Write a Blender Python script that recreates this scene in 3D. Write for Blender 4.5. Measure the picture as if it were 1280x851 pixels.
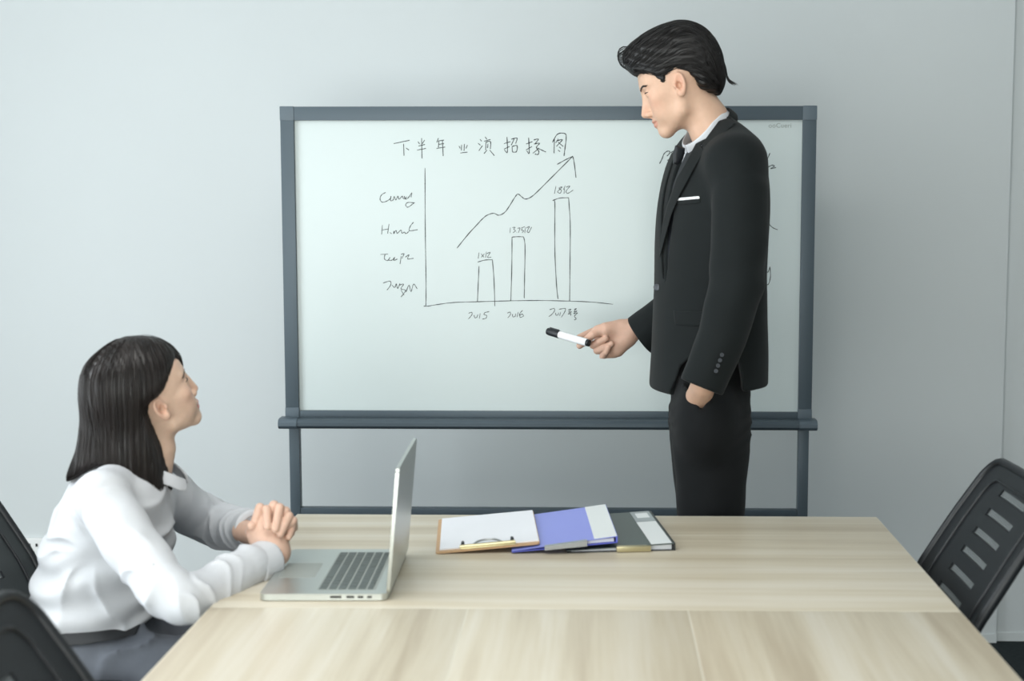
import bpy, bmesh, math, random
import numpy as np
from mathutils import Vector, Matrix

for o in list(bpy.data.objects): bpy.data.objects.remove(o)
scene = bpy.context.scene
COL = scene.collection
random.seed(7); rng = np.random.default_rng(7)

# ---------------------------------------------------------------- camera
FPX, PP = 1800.0, (700.0, 425.5)
CAMZ = 1.45
YAW, PITCH = math.atan(41/FPX), math.atan(178/FPX)
cam_data = bpy.data.cameras.new('camera')
cam_data.sensor_width = 36.0
cam_data.lens = FPX/1280*36.0
cam_data.shift_x = -60/1280
cam_data.clip_start = 0.02
cam_data.dof.use_dof = True
cam_data.dof.focus_distance = 3.7
cam_data.dof.aperture_fstop = 3.6
cam = bpy.data.objects.new('camera', cam_data)
cam.location = (0, 0, CAMZ)
cam.rotation_euler = (math.pi/2 - PITCH, 0, YAW)
COL.objects.link(cam)
scene.camera = cam
_R = cam.rotation_euler.to_matrix()

# ---------------------------------------------------------------- world, light, exposure
world = bpy.data.worlds.new('world'); scene.world = world
world.use_nodes = True
bg = world.node_tree.nodes['Background']
bg.inputs[0].default_value = (0.80, 0.90, 1.0, 1)
bg.inputs[1].default_value = 0.35

def area(name, loc, target, sx, sy, power, color):
    l = bpy.data.lights.new(name, 'AREA'); l.shape = 'RECTANGLE'
    l.size, l.size_y, l.energy, l.color = sx, sy, power, color
    o = bpy.data.objects.new(name, l); COL.objects.link(o)
    o.location = loc
    o.rotation_euler = (Vector(target)-Vector(loc)).to_track_quat('-Z', 'Z').to_euler()
    return o
# daylight entering by the window wall on the left, by the window behind the camera, and the ceiling panel lights
area('window_light_left', (-2.72, 2.35, 0.95), (0, 2.35, 0.95), 4.1, 1.65, 100, (0.91, 0.965, 1.0))
area('window_light_rear', (-1.1, -1.52, 0.95), (-1.1, 3, 0.95), 3.1, 1.65, 112, (0.975, 1.0, 0.965))
area('ceiling_panel_light', (-0.45, 1.6, 2.77), (-0.45, 1.6, 0), 1.15, 1.15, 24, (1.0, 0.985, 0.94))

scene.view_settings.view_transform = 'Standard'
scene.view_settings.look = 'None'
scene.view_settings.exposure = 0.10
scene.view_settings.gamma = 1.0
scene.view_settings.use_curve_mapping = False

# ---------------------------------------------------------------- helpers
def at(px, py, Y):
    """photo pixel -> the world point it shows on the plane y = Y (metres from the camera)"""
    d = _R @ Vector(((px-PP[0])/FPX, (PP[1]-py)/FPX, -1.0))
    t = Y/d.y
    return np.array((d.x*t, Y, CAMZ + d.z*t))

def on_z(px, py, z):
    d = _R @ Vector(((px-PP[0])/FPX, (PP[1]-py)/FPX, -1.0))
    t = (z-CAMZ)/d.z
    return np.array((d.x*t, d.y*t, z))

def lin(c):
    c = c/255.0
    return c/12.92 if c <= 0.04045 else ((c+0.055)/1.055)**2.4
def rgb(r, g, b): return (lin(r), lin(g), lin(b), 1.0)

def mat(name, color, rough=0.5, metal=0.0, spec=0.5, bump=None, vary=None, attr=None, sheen=0.0, sss=0.0, coat=0.0):
    """bump = (scale, strength[, stretch]); vary = (scale, amount[, stretch]) noise on the base colour"""
    m = bpy.data.materials.new(name); m.use_nodes = True
    nt = m.node_tree; N, L = nt.nodes, nt.links
    b = N['Principled BSDF']
    b.inputs['Base Color'].default_value = color
    b.inputs['Roughness'].default_value = rough
    b.inputs['Metallic'].default_value = metal
    b.inputs['Specular IOR Level'].default_value = spec
    b.inputs['Sheen Weight'].default_value = sheen
    b.inputs['Coat Weight'].default_value = coat
    if sss:
        b.inputs['Subsurface Weight'].default_value = sss
        b.inputs['Subsurface Radius'].default_value = (0.012, 0.005, 0.003)
        b.inputs['Subsurface Scale'].default_value = 0.6
    tc = N.new('ShaderNodeTexCoord')
    def noise(scale, stretch, detail=4):
        n = N.new('ShaderNodeTexNoise'); n.inputs['Scale'].default_value = scale; n.inputs['Detail'].default_value = detail
        mp = N.new('ShaderNodeMapping'); mp.inputs['Scale'].default_value = stretch
        L.new(tc.outputs['Object'], mp.inputs['Vector']); L.new(mp.outputs['Vector'], n.inputs['Vector'])
        return n.outputs['Fac']
    src = None
    if attr:
        a = N.new('ShaderNodeAttribute'); a.attribute_name = attr
        src = a.outputs['Color']
    if vary:
        f = noise(vary[0], vary[2] if len(vary) > 2 else (1, 1, 1))
        ramp = N.new('ShaderNodeMapRange')
        ramp.inputs['From Min'].default_value = 0.3; ramp.inputs['From Max'].default_value = 0.7
        ramp.inputs['To Min'].default_value = 1-vary[1]; ramp.inputs['To Max'].default_value = 1+vary[1]
        L.new(f, ramp.inputs['Value'])
        mx = N.new('ShaderNodeVectorMath'); mx.operation = 'SCALE'
        if src: L.new(src, mx.inputs[0])
        else: mx.inputs[0].default_value = color[:3]
        L.new(ramp.outputs['Result'], mx.inputs['Scale'])
        src = mx.outputs['Vector']
    if src: L.new(src, b.inputs['Base Color'])
    if bump:
        f = noise(bump[0], bump[2] if len(bump) > 2 else (1, 1, 1), 3)
        bp = N.new('ShaderNodeBump'); bp.inputs['Strength'].default_value = bump[1]; bp.inputs['Distance'].default_value = 0.002
        L.new(f, bp.inputs['Height']); L.new(bp.outputs['Normal'], b.inputs['Normal'])
    return m

def thing(name, label, cat, loc=(0, 0, 0), rotz=0.0, group=None):
    o = bpy.data.objects.new(name, None); COL.objects.link(o)
    o.location = loc; o.rotation_euler = (0, 0, rotz); o.empty_display_size = 0.1
    return tag(o, label, cat, group)
def tag(o, label=None, cat=None, group=None, kind=None):
    if label: o['label'] = label
    if cat: o['category'] = cat
    if group: o['group'] = group
    if kind: o['kind'] = kind
    return o

def mk(name, verts, faces, material, parent=None, smooth=False, world=False, loc=None):
    """link verts/faces as ONE mesh object; world=True: verts are world coordinates"""
    verts = np.asarray(verts, dtype=np.float64)
    if world and parent is not None:
        p = parent; off = np.zeros(3)
        while p is not None: off += np.array(p.location); p = p.parent
        verts = verts - off
    if loc is not None: verts = verts - np.asarray(loc)
    me = bpy.data.meshes.new(name)
    me.from_pydata([tuple(v) for v in verts] if len(verts) < 3000 else verts.tolist(), [], faces if isinstance(faces, list) else faces.tolist())
    me.update()
    if smooth: me.polygons.foreach_set('use_smooth', np.ones(len(me.polygons), dtype=bool))
    if material: me.materials.append(material)
    o = bpy.data.objects.new(name, me); COL.objects.link(o)
    if parent is not None: o.parent = parent
    if loc is not None: o.location = loc
    return o

class MB:
    """collects shapes for one mesh"""
    def __init__(s): s.v = []; s.f = []
    def add(s, v, f):
        n = len(s.v); s.v += [tuple(map(float, p)) for p in v]; s.f += [[i+n for i in q] for q in f]; return s
    def box(s, lo, hi, bev=0.0, M=None):
        bm = bmesh.new()
        bmesh.ops.create_cube(bm, size=1.0)
        lo, hi = np.minimum(lo, hi), np.maximum(lo, hi)
        for v in bm.verts:
            v.co = Vector([(lo[i]+hi[i])/2 + v.co[i]*(hi[i]-lo[i]) for i in range(3)])
        if bev > 0: bmesh.ops.bevel(bm, geom=list(bm.edges), offset=bev, segments=2, profile=0.7, affect='EDGES')
        if M is not None: bmesh.ops.transform(bm, matrix=M, verts=bm.verts)
        bm.verts.index_update()
        s.add([v.co for v in bm.verts], [[v.index for v in f.verts] for f in bm.faces]); bm.free(); return s
    def tube(s, pts, r, sides=8, cap=True, flat=1.0, up=(0, 0, 1)):
        """swept tube; r one radius or one for each point; flat squashes along the binormal"""
        pts = [np.asarray(p, float) for p in pts]; n = len(pts)
        rs = [r]*n if np.isscalar(r) else list(r)
        V = []; F = []
        up = np.asarray(up, float)
        for i, p in enumerate(pts):
            t = pts[min(i+1, n-1)] - pts[max(i-1, 0)]; t = t/(np.linalg.norm(t)+1e-12)
            a = np.cross(t, up)
            if np.linalg.norm(a) < 1e-4: a = np.cross(t, (1, 0, 0.01))
            a /= np.linalg.norm(a); b = np.cross(a, t)
            for k in range(sides):
                th = 2*math.pi*k/sides
                V.append(p + rs[i]*(math.cos(th)*a + flat*math.sin(th)*b))
        for i in range(n-1):
            for k in range(sides):
                k2 = (k+1) % sides
                F.append([i*sides+k, i*sides+k2, (i+1)*sides+k2, (i+1)*sides+k])
        if cap:
            F.append(list(range(sides))[::-1]); F.append([(n-1)*sides+k for k in range(sides)])
        return s.add(V, F)
    def lathe(s, prof, sides=24, M=None):
        """prof: list of (radius, height) about z"""
        V = []; F = []
        for (r, z) in prof:
            for k in range(sides):
                th = 2*math.pi*k/sides; V.append((r*math.cos(th), r*math.sin(th), z))
        n = len(prof)
        for i in range(n-1):
            for k in range(sides):
                k2 = (k+1) % sides
                F.append([i*sides+k, i*sides+k2, (i+1)*sides+k2, (i+1)*sides+k])
        F.append(list(range(sides))[::-1]); F.append([(n-1)*sides+k for k in range(sides)])
        if M is not None: V = [M @ Vector(v) for v in V]
        return s.add(V, F)
    def prism(s, poly, z0, z1, M=None):
        n = len(poly)
        V = [(x, y, z0) for x, y in poly]+[(x, y, z1) for x, y in poly]
        F = [list(range(n))[::-1], list(range(n, 2*n))]+[[i, (i+1) % n, n+(i+1) % n, n+i] for i in range(n)]
        if M is not None: V = [M @ Vector(v) for v in V]
        return s.add(V, F)
    def build(s, name, material, parent=None, smooth=False, world=False, loc=None):
        return mk(name, s.v, s.f, material, parent, smooth, world, loc)

def auto_smooth(o, angle=40):
    """smooth faces with sharp edges past the angle"""
    me = o.data
    bm = bmesh.new(); bm.from_mesh(me)
    lim = math.radians(angle)
    for f in bm.faces: f.smooth = True
    for e in bm.edges:
        e.smooth = not (len(e.link_faces) == 2 and e.calc_face_angle(0) > lim)
    bm.to_mesh(me); bm.free()
    return o

def copy_tree(o, parent=None):
    c = o.copy(); COL.objects.link(c); c.parent = parent
    for ch in list(o.children): copy_tree(ch, c)
    return c

def spline(pts, n):
    """Catmull-Rom through pts -> n points"""
    P = [np.asarray(p, float) for p in pts]
    P = [2*P[0]-P[1]]+P+[2*P[-1]-P[-2]]
    segs = len(P)-3; out = []
    for i in range(n):
        u = i/(n-1)*segs; k = min(int(u), segs-1); t = u-k
        a, b, c, d = P[k:k+4]
        out.append(0.5*((2*b)+(c-a)*t+(2*a-5*b+4*c-d)*t*t+(3*b-a-3*c+d)*t**3))
    return out
# ================================================================ materials
M = {}
M['wall'] = mat('wall_paint', rgb(209, 214, 215), 0.85, spec=0.2, bump=(140, 0.05), vary=(1.3, 0.012))
M['ceiling'] = mat('ceiling_paint', rgb(228, 230, 230), 0.9, spec=0.2)
M['carpet'] = mat('carpet', rgb(48, 54, 56), 0.95, spec=0.1, bump=(300, 0.8), vary=(60, 0.35, (1, 6, 1)))
M['skirting'] = mat('skirting_paint', rgb(214, 219, 219), 0.55)
M['white_plastic'] = mat('white_plastic', rgb(232, 233, 232), 0.35)
M['dark_hole'] = mat('dark_hole', rgb(25, 25, 26), 0.7)
M['win_frame'] = mat('window_frame', rgb(205, 208, 210), 0.45)
M['glass'] = mat('window_glass', rgb(205, 220, 228), 0.05)
M['board'] = mat('board_face', rgb(200, 210, 209), 0.34, spec=0.5)
M['board_frame'] = mat('board_frame_paint', rgb(74, 86, 94), 0.42, metal=0.25, bump=(220, 0.03))
M['board_cap'] = mat('board_cap_plastic', rgb(84, 97, 106), 0.45)
M['ink'] = mat('marker_ink', rgb(50, 56, 58), 0.6)
M['print'] = mat('grey_print', rgb(150, 160, 156), 0.6)
M['black_plastic'] = mat('black_plastic', rgb(27, 30, 34), 0.42, bump=(300, 0.08))
M['black_fabric'] = mat('black_fabric', rgb(24, 26, 28), 0.9, spec=0.2, bump=(500, 0.5))
M['mesh_web'] = mat('grey_web', rgb(112, 118, 120), 0.8, bump=(700, 0.4))
M['chrome'] = mat('chrome', rgb(190, 192, 194), 0.22, metal=1.0)
M['alu'] = mat('aluminium', rgb(196, 200, 196), 0.34, metal=0.85, bump=(600, 0.02))
M['alu_edge'] = mat('aluminium_edge', rgb(206, 209, 206), 0.3, metal=0.8)
M['key'] = mat('keycap', rgb(92, 100, 98), 0.55)
M['keywell'] = mat('keyboard_well', rgb(168, 173, 168), 0.5, metal=0.4)
M['screen'] = mat('screen_glass', rgb(14, 15, 17), 0.08)
M['paper'] = mat('paper', rgb(236, 238, 243), 0.8, spec=0.2)
M['hardboard'] = mat('hardboard', rgb(196, 160, 122), 0.6, vary=(150, 0.08))
M['blue_pvc'] = mat('blue_plastic', rgb(136, 146, 226), 0.38, bump=(200, 0.05))
M['blue_dark'] = mat('blue_spine', rgb(92, 102, 204), 0.4)
M['grey_pvc'] = mat('dark_grey_plastic', rgb(78, 88, 86), 0.4, bump=(200, 0.05))
M['black_pvc'] = mat('black_plastic_film', rgb(38, 42, 44), 0.35)
M['label_strip'] = mat('label_strip', rgb(226, 230, 230), 0.45)
M['grey_strip'] = mat('grey_strip', rgb(158, 166, 168), 0.4)
M['clip_metal'] = mat('clip_metal', rgb(196, 186, 150), 0.3, metal=0.85)
M['steel'] = mat('steel', rgb(165, 168, 170), 0.3, metal=0.9)

def wood(name, along_x):
    m = bpy.data.materials.new(name); m.use_nodes = True
    N, L = m.node_tree.nodes, m.node_tree.links; b = N['Principled BSDF']
    tc = N.new('ShaderNodeTexCoord'); oi = N.new('ShaderNodeObjectInfo')
    add = N.new('ShaderNodeVectorMath'); add.operation = 'ADD'
    L.new(tc.outputs['Object'], add.inputs[0])
    sc_ = N.new('ShaderNodeVectorMath'); sc_.operation = 'SCALE'; sc_.inputs[0].default_value = (3.1, 7.7, 1.3)
    L.new(oi.outputs['Random'], sc_.inputs['Scale']); L.new(sc_.outputs['Vector'], add.inputs[1])
    mp = N.new('ShaderNodeMapping'); mp.inputs['Scale'].default_value = (0.5, 14, 1) if along_x else (14, 0.5, 1)
    L.new(add.outputs['Vector'], mp.inputs['Vector'])
    n1 = N.new('ShaderNodeTexNoise'); n1.inputs['Scale'].default_value = 1.1; n1.inputs['Detail'].default_value = 5; n1.inputs['Distortion'].default_value = 0.5
    n2 = N.new('ShaderNodeTexNoise'); n2.inputs['Scale'].default_value = 9; n2.inputs['Detail'].default_value = 4
    L.new(mp.outputs['Vector'], n1.inputs['Vector']); L.new(mp.outputs['Vector'], n2.inputs['Vector'])
    mixf = N.new('ShaderNodeMath'); mixf.operation = 'MULTIPLY_ADD'; mixf.inputs[1].default_value = 0.25
    L.new(n2.outputs['Fac'], mixf.inputs[0]); L.new(n1.outputs['Fac'], mixf.inputs[2])
    cr = N.new('ShaderNodeValToRGB'); e = cr.color_ramp.elements
    e[0].position = 0.40; e[0].color = rgb(184, 170, 147)
    e[1].position = 0.80; e[1].color = rgb(216, 208, 192)
    k = e.new(0.6); k.color = rgb(204, 193, 171)
    L.new(mixf.outputs[0], cr.inputs['Fac']); L.new(cr.outputs['Color'], b.inputs['Base Color'])
    b.inputs['Roughness'].default_value = 0.36; b.inputs['Specular IOR Level'].default_value = 0.45
    bp = N.new('ShaderNodeBump'); bp.inputs['Strength'].default_value = 0.05; bp.inputs['Distance'].default_value = 0.001
    L.new(n2.outputs['Fac'], bp.inputs['Height']); L.new(bp.outputs['Normal'], b.inputs['Normal'])
    return m
M['wood_x'] = wood('pale_wood_across', True)
M['wood_y'] = wood('pale_wood_lengthways', False)
M['wood_edge'] = mat('pale_edge_band', rgb(222, 216, 200), 0.4)

# ================================================================ the room
WY, X0, X1, YR, ZC = 4.635, -2.8, 2.6, -1.6, 2.8
def struct(name, mb, m, parent=None, smooth=False):
    o = mb.build(name, m, parent, smooth)
    if parent is None: o['kind'] = 'structure'
    return o
struct('floor', MB().box((X0-.2, YR-.2, -0.1), (X1+.2, WY+.2, 0)), M['carpet'])
struct('ceiling', MB().box((X0-.2, YR-.2, ZC), (X1+.2, WY+.2, ZC+.1)), M['ceiling'])
# back wall: the main face stands 2 cm proud of the stretch beyond the corner line on the right
struct('wall_back', MB().box((X0-.2, WY, 0), (1.325, WY+.2, ZC)).box((1.325, WY+.02, 0), (X1+.2, WY+.2, ZC)), M['wall'])
struct('wall_right', MB().box((X1, YR, 0), (X1+.2, WY+.02, ZC)), M['wall'])
wl = MB()
wy0, wy1, wz0, wz1 = 0.2, 4.5, 0.10, 1.85
wl.box((X0-.2, YR, 0), (X0, wy0, ZC)).box((X0-.2, wy1, 0), (X0, WY, ZC)).box((X0-.2, wy0, 0), (X0, wy1, wz0)).box((X0-.2, wy0, wz1), (X0, wy1, ZC))
struct('wall_left', wl, M['wall'])
wr = MB(); rx0, rx1, rz0, rz1 = -2.7, 0.5, 0.05, 1.9
wr.box((X0, YR-.2, 0), (rx0, YR, ZC)).box((rx1, YR-.2, 0), (X1, YR, ZC)).box((rx0, YR-.2, 0), (rx1, YR, rz0)).box((rx0, YR-.2, rz1), (rx1, YR, ZC))
struct('wall_rear', wr, M['wall'])
struct('baseboard_back', MB().box((X0, WY-.006, 0), (1.325, WY, 0.028)).box((1.325, WY+.014, 0), (X1, WY+.02, 0.028)), M['skirting'])
def window(name, axis, c0, c1, z0, z1, at_):
    fr = MB()
    def b(a0, a1, q0, q1):
        if axis == 'y': fr.box((at_-.03, a0, q0), (at_+.03, a1, q1))
        else: fr.box((a0, at_-.03, q0), (a1, at_+.03, q1))
    n = 4
    for i in range(n+1):
        c = c0+(c1-c0)*i/n; b(max(c0, c-.03), min(c1, c+.03), z0, z1)
    b(c0, c1, z0, z0+.05); b(c0, c1, z1-.05, z1)
    w = struct(name, fr, M['win_frame'])
    for i in range(n):
        a, d = c0+(c1-c0)*i/n+.03, c0+(c1-c0)*(i+1)/n-.03
        p = MB()
        if axis == 'y': p.box((at_-.004, a, z0+.05), (at_+.004, d, z1-.05))
        else: p.box((a, at_-.004, z0+.05), (d, at_+.004, z1-.05))
        p.build('pane', M['glass'], w)
    return w
window('window_1', 'y', wy0, wy1, wz0, wz1, X0-.08)
window('window_2', 'x', rx0, rx1, rz0, rz1, YR-.08)
# ceiling panel light
cl = thing('ceiling_light', 'square white ceiling panel light above the table', 'ceiling light', (-0.45, 1.6, ZC))
MB().box((-.62, -.62, -.015), (.62, .62, 0)).build('frame', M['white_plastic'], cl)
MB().box((-.58, -.58, -.019), (.58, .58, -.015)).build('diffuser', M['paper'], cl)

# wall socket low on the back wall, half hidden by her chair
so = at(42.5, 688, WY-.004)
sk = thing('wall_socket', 'white wall socket plate low on the wall behind the seated woman', 'socket', tuple(so))
MB().box((-.043, -.006, -.043), (.043, .004, .043), 0.003).build('plate', M['white_plastic'], sk)
hb = MB()
for dx, dz in ((-.012, .020), (.012, .020), (0, -.006), (-.012, -.026), (.012, -.026)): hb.box((dx-.0035, -.0075, dz-.005), (dx+.0035, -.0058, dz+.005))
hb.build('hole', M['dark_hole'], sk)

# ================================================================ the whiteboard
BY = 4.04                                              # face of the board
bx0, bx1, bz0, bz1 = -0.871, 0.617, 0.832, 1.703
wb = thing('whiteboard', 'large mobile whiteboard with grey metal frame and a handwritten bar chart', 'whiteboard', (-0.127, 4.06, 0))
fw = 0.038
MB().box((bx0+.01, BY, bz0-.005), (bx1-.01, BY+.02, bz1-.01)).build('board_panel', M['board'], wb, world=True)
def rail(name, lo, hi, m='board_frame', bev=0.003):
    return auto_smooth(MB().box(lo, hi, bev).build(name, M[m], wb, world=True))
rail('top_rail', (bx0+fw, BY-.012, bz1-fw), (bx1-fw, BY+.028, bz1))
rail('side_rail', (bx0, BY-.012, bz0+.026), (bx0+fw, BY+.028, bz1-fw))
rail('side_rail', (bx1-fw, BY-.012, bz0+.026), (bx1, BY+.028, bz1-fw))
rail('bottom_rail', (bx0+fw, BY-.010, bz0-.006), (bx1-fw, BY+.028, bz0+.018))
for x in (bx0, bx1-fw):
    rail('corner_cap', (x-.0008, BY-.0135, bz1-fw-.001), (x+fw+.0008, BY+.0285, bz1+.001), 'board_cap')
    rail('corner_cap', (x-.0008, BY-.0135, bz0-.004), (x+fw+.0008, BY+.0285, bz0+.027), 'board_cap')
# marker tray: a rounded trough along the foot of the board
tray_prof = [(0.0, 0.0), (-0.008, 0.004), (-0.045, 0.004), (-0.056, 0.002), (-0.062, -0.006), (-0.062, -0.015), (-0.056, -0.022), (-0.045, -0.025), (0.0, -0.025)]
def tray(name, xa, xb, grow, m):
    n = len(tray_prof); V = []
    for x in (xa, xb):
        for (y, z) in tray_prof: V.append((x, BY+.005+y*(1+grow), bz0-.004+(z+.0125)*(1+grow)-.0125))
    F = [list(range(n))[::-1], list(range(n, 2*n))]+[[i, (i+1) % n, n+(i+1) % n, n+i] for i in range(n)]
    o = mk(name, V, F, M[m], wb, world=True); return auto_smooth(o, 35)
tr = tray('tray', bx0+.012, bx1-.012, 0, 'board_frame')
for xa, xb in ((bx0-.012, bx0+.040), (bx1-.040, bx1+.010)): tray('tray_cap', xa, xb, 0.04, 'board_cap')
# legs, cross bar, feet with castors
for x in (bx0+.0195, bx1-.0185):
    rail('leg', (x-.0145, BY+.004, 0.09), (x+.0145, BY+.036, bz0-.02))
    f_ = auto_smooth(MB().box((x-.022, BY-.24, 0.062), (x+.022, BY+.28, 0.095), .006).build('foot', M['board_frame'], wb, world=True))
    for y in (BY-.21, BY+.25):
        mb = MB(); Mx = Matrix.Translation((x-.011, y, .03)) @ Matrix.Rotation(math.pi/2, 4, 'Y')
        mb.lathe([(.012, 0), (.028, .003), (.03, .011), (.028, .019), (.012, .022)], 20, Mx)
        mb.box((x-.004, y-.004, .045), (x+.004, y+.004, .065))
        cs = auto_smooth(mb.build('castor', M['black_plastic'], wb, world=True))
rail('cross_bar', (bx0+.034, BY+.006, 0.543), (bx1-.033, BY+.034, 0.566))

# handwriting: dried ink, a quarter of a millimetre proud of the face
def T1(l): return [(460+x/4, 150+y/4) for x, y in l]
def T2(l): return [(460+x/4, 270+y/4) for x, y in l]
def T3(l): return [(810+x/14.18, 170+y/14.18) for x, y in l]
def T4(l): return [(800+x/3.404, 130+y/3.404) for x, y in l]
def ink(name, strokes, w=0.0014, m='ink'):
    mb = MB()
    for st in strokes:
        P = [at(px, py, BY-.0003) for px, py in st]
        if len(P) > 2: P = spline(P, 4*(len(P)-1)+1)
        n = len(P); V = []
        for i, p in enumerate(P):
            t = P[min(i+1, n-1)]-P[max(i-1, 0)]; t /= np.linalg.norm(t)+1e-9
            nrm = np.array((-t[2], 0, t[0])); ww = w*(0.75 if i in (0, n-1) else 1)*(0.9+0.25*math.sin(i*1.7))
            V += [p+nrm*ww, p-nrm*ww, p+nrm*ww+(0, .0003, 0), p-nrm*ww+(0, .0003, 0)]
        F = []
        for i in range(n-1):
            a, b = 4*i, 4*i+4
            F += [[a, b, b+1, a+1], [a, a+2, b+2, b], [a+1, b+1, b+3, a+3]]
        mb.add(V, F)
    return mb.build(name, M[m], wb, world=True)
title = [
 [[(128,118),(208,101)],[(178,118),(180,178)],[(190,140),(205,150)]],
 [[(250,108),(258,120)],[(283,100),(272,118)],[(252,130),(285,122)],[(246,150),(290,142)],[(268,90),(270,192)]],
 [[(352,90),(344,112)],[(350,105),(380,100)],[(354,105),(352,137)],[(352,122),(380,118)],[(342,142),(386,135)],[(372,100),(376,180)]],
 [[(468,124),(467,152)],[(482,120),(480,154)],[(455,130),(461,142)],[(497,125),(490,142)],[(462,165),(497,160)]],
 [[(560,96),(568,106)],[(550,116),(562,126)],[(554,154),(572,128)],[(585,84),(594,96)],[(580,106),(612,97)],[(590,107),(588,150)],[(590,110),(612,108),(612,145)],[(600,118),(598,140)],[(595,150),(580,168)],[(608,150),(632,178)]],
 [[(680,118),(712,108)],[(695,85),(697,160),(682,150)],[(680,146),(708,132)],[(716,96),(745,90),(738,118)],[(732,92),(716,126)],[(720,132),(722,160)],[(720,132),(745,128),(742,158),(722,160)]],
 [[(790,120),(822,108)],[(803,88),(806,165),(794,154)],[(790,150),(820,132)],[(828,100),(852,95),(836,118)],[(830,120),(858,116),(842,136),(854,156),(850,172),(834,170)],[(848,140),(868,150),(890,160)],[(824,166),(852,144)]],
 [[(932,95),(930,166)],[(922,112),(948,70),(985,68),(991,90),(985,140),(980,180)],[(952,94),(938,114)],[(945,104),(972,98),(942,132)],[(950,110),(976,132)],[(956,134),(964,142)],[(950,150),(960,158)]]]
for ch in title: ink('title_character', [T1(s) for s in ch])
ink('growth_arrow', [T1([(1022,182),(1000,205),(920,285),(850,355),(815,385),(787,395),(770,385),(750,370),(735,385),(710,425),(685,460),(655,476),(628,466),(595,476),(570,496),(548,520),(500,572),(445,640)]), T1([(945,222),(985,200),(1024,181)]), T1([(1024,181),(1031,215),(1040,288)])], 0.0013)
ink('chart_axis', [T1([(285,240),(286,520),(289,740),(290,880),(289,930)]), T2([(278,450),(300,450),(350,442),(430,432),(560,428),(700,424),(850,422),(1000,425),(1120,430),(1225,441)])], 0.0011)
ink('chart_bar', [T2([(548,230),(585,220),(622,218)]), T2([(555,250),(551,340),(547,428)]), T2([(622,218),(630,320),(634,450)])], 0.0012)
ink('chart_bar', [T2([(720,105),(750,103),(778,104)]), T2([(720,105),(719,250),(714,424)]), T2([(778,104),(785,150),(783,300),(781,410)])], 0.0012)
ink('chart_bar', [T1([(923,402),(960,390),(1003,388)]), T1([(923,402),(934,410),(934,520),(935,680),(943,830),(950,895)]), T1([(1003,388),(1011,520),(1010,700),(1008,905)])], 0.0012)
ink('bar_value', [T2([(555,183),(551,212)]), T2([(565,188),(580,206)]), T2([(582,188),(567,206)]), T2([(592,178),(588,208)]), T2([(594,188),(611,181),(598,206),(616,206)])], 0.0010)
ink('bar_value', [T2([(712,58),(710,84)]), T2([(722,58),(735,56),(729,66),(737,74),(725,83)]), T2([(742,80),(744,82)]), T2([(748,62),(760,60),(752,83)]), T2([(766,60),(784,53)]), T2([(771,62),(768,71),(778,73),(771,84)]), T2([(787,56),(784,84)]), T2([(792,60),(807,52),(796,76),(804,82),(818,55)])], 0.0010)
ink('bar_value', [T1([(940,330),(932,368)]), T1([(970,334),(955,340),(967,352),(960,366),(948,358),(962,344),(972,334)]), T1([(986,328),(977,348)]), T1([(982,342),(980,368)]), T1([(990,336),(1009,330),(990,357),(1000,366),(1026,350)])], 0.0010)
ink('year_label', [T2([(503,486),(518,481),(520,492),(508,508),(501,515)]), T2([(530,495),(534,508),(544,506),(549,492)]), T2([(561,486),(557,512)]), T2([(606,478),(586,482),(580,492),(593,497),(590,510),(572,515)])], 0.0010)
ink('year_label', [T2([(697,485),(710,480),(712,492),(699,509)]), T2([(722,490),(724,503),(735,502),(738,488)]), T2([(751,480),(745,505)]), T2([(773,471),(758,490),(761,506),(777,500),(771,490),(758,497)])], 0.0010)
ink('year_label', [T2([(908,468),(930,462),(932,475),(916,494),(904,502)]), T2([(938,484),(940,495),(950,494),(953,483)]), T2([(963,480),(958,499)]), T2([(955,466),(985,462),(985,476),(967,506)]), T2([(1000,470),(1015,465),(1003,480),(1018,478),(1000,490),(1015,488),(1012,498)]), T2([(1030,468),(1042,462),(1030,478),(1045,474),(1028,488),(1048,484),(1032,500),(1041,514),(1030,520)])], 0.0010)
ink('handwritten_name', [T1([(88,362),(68,374),(60,394),(70,410),(92,406),(110,394),(115,380)]), T1([(115,380),(113,402),(125,400),(131,382),(139,400),(150,380),(156,396),(172,380),(178,394),(196,384)]), T1([(182,380),(186,395),(202,388),(219,364),(215,386)]), T1([(233,414),(200,412),(188,424),(198,436),(218,424),(233,412)])], 0.0011)
ink('handwritten_name', [T2([(72,45),(68,92)]), T2([(68,70),(100,65)]), T2([(105,40),(98,88)]), T2([(110,82),(118,88)]), T2([(130,74),(128,88),(140,72),(146,86),(165,70),(170,86),(182,80),(190,88),(205,76)]), T2([(228,30),(212,50),(206,72),(225,72),(248,68)])], 0.0011)
ink('handwritten_name', [T2([(62,192),(100,190)]), T2([(85,192),(82,214),(98,222),(110,206),(104,220),(120,220),(134,206),(128,222),(148,214)]), T2([(166,200),(160,240)]), T2([(165,192),(180,188),(170,212)]), T2([(186,206),(205,193),(198,214),(228,211)])], 0.0011)
ink('handwritten_name', [T2([(75,335),(110,325),(113,345),(95,370)]), T2([(120,345),(132,358)]), T2([(135,358),(141,338),(148,362),(160,336)]), T2([(155,346),(178,340),(165,364),(188,372),(165,405)]), T2([(165,370),(180,395)]), T2([(190,380),(205,345),(215,378),(228,340),(246,364)])], 0.0011)
ink('handwritten_word', [T3([(205,490),(250,400),(285,315),(340,270),(385,275),(375,315),(335,355)]), T3([(400,300),(445,270),(475,320),(520,340)]), T3([(340,430),(385,420),(422,455),(380,490),(372,525)]), T3([(300,575),(345,562),(420,555)]), T3([(305,670),(385,605)])], 0.0014)
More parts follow.
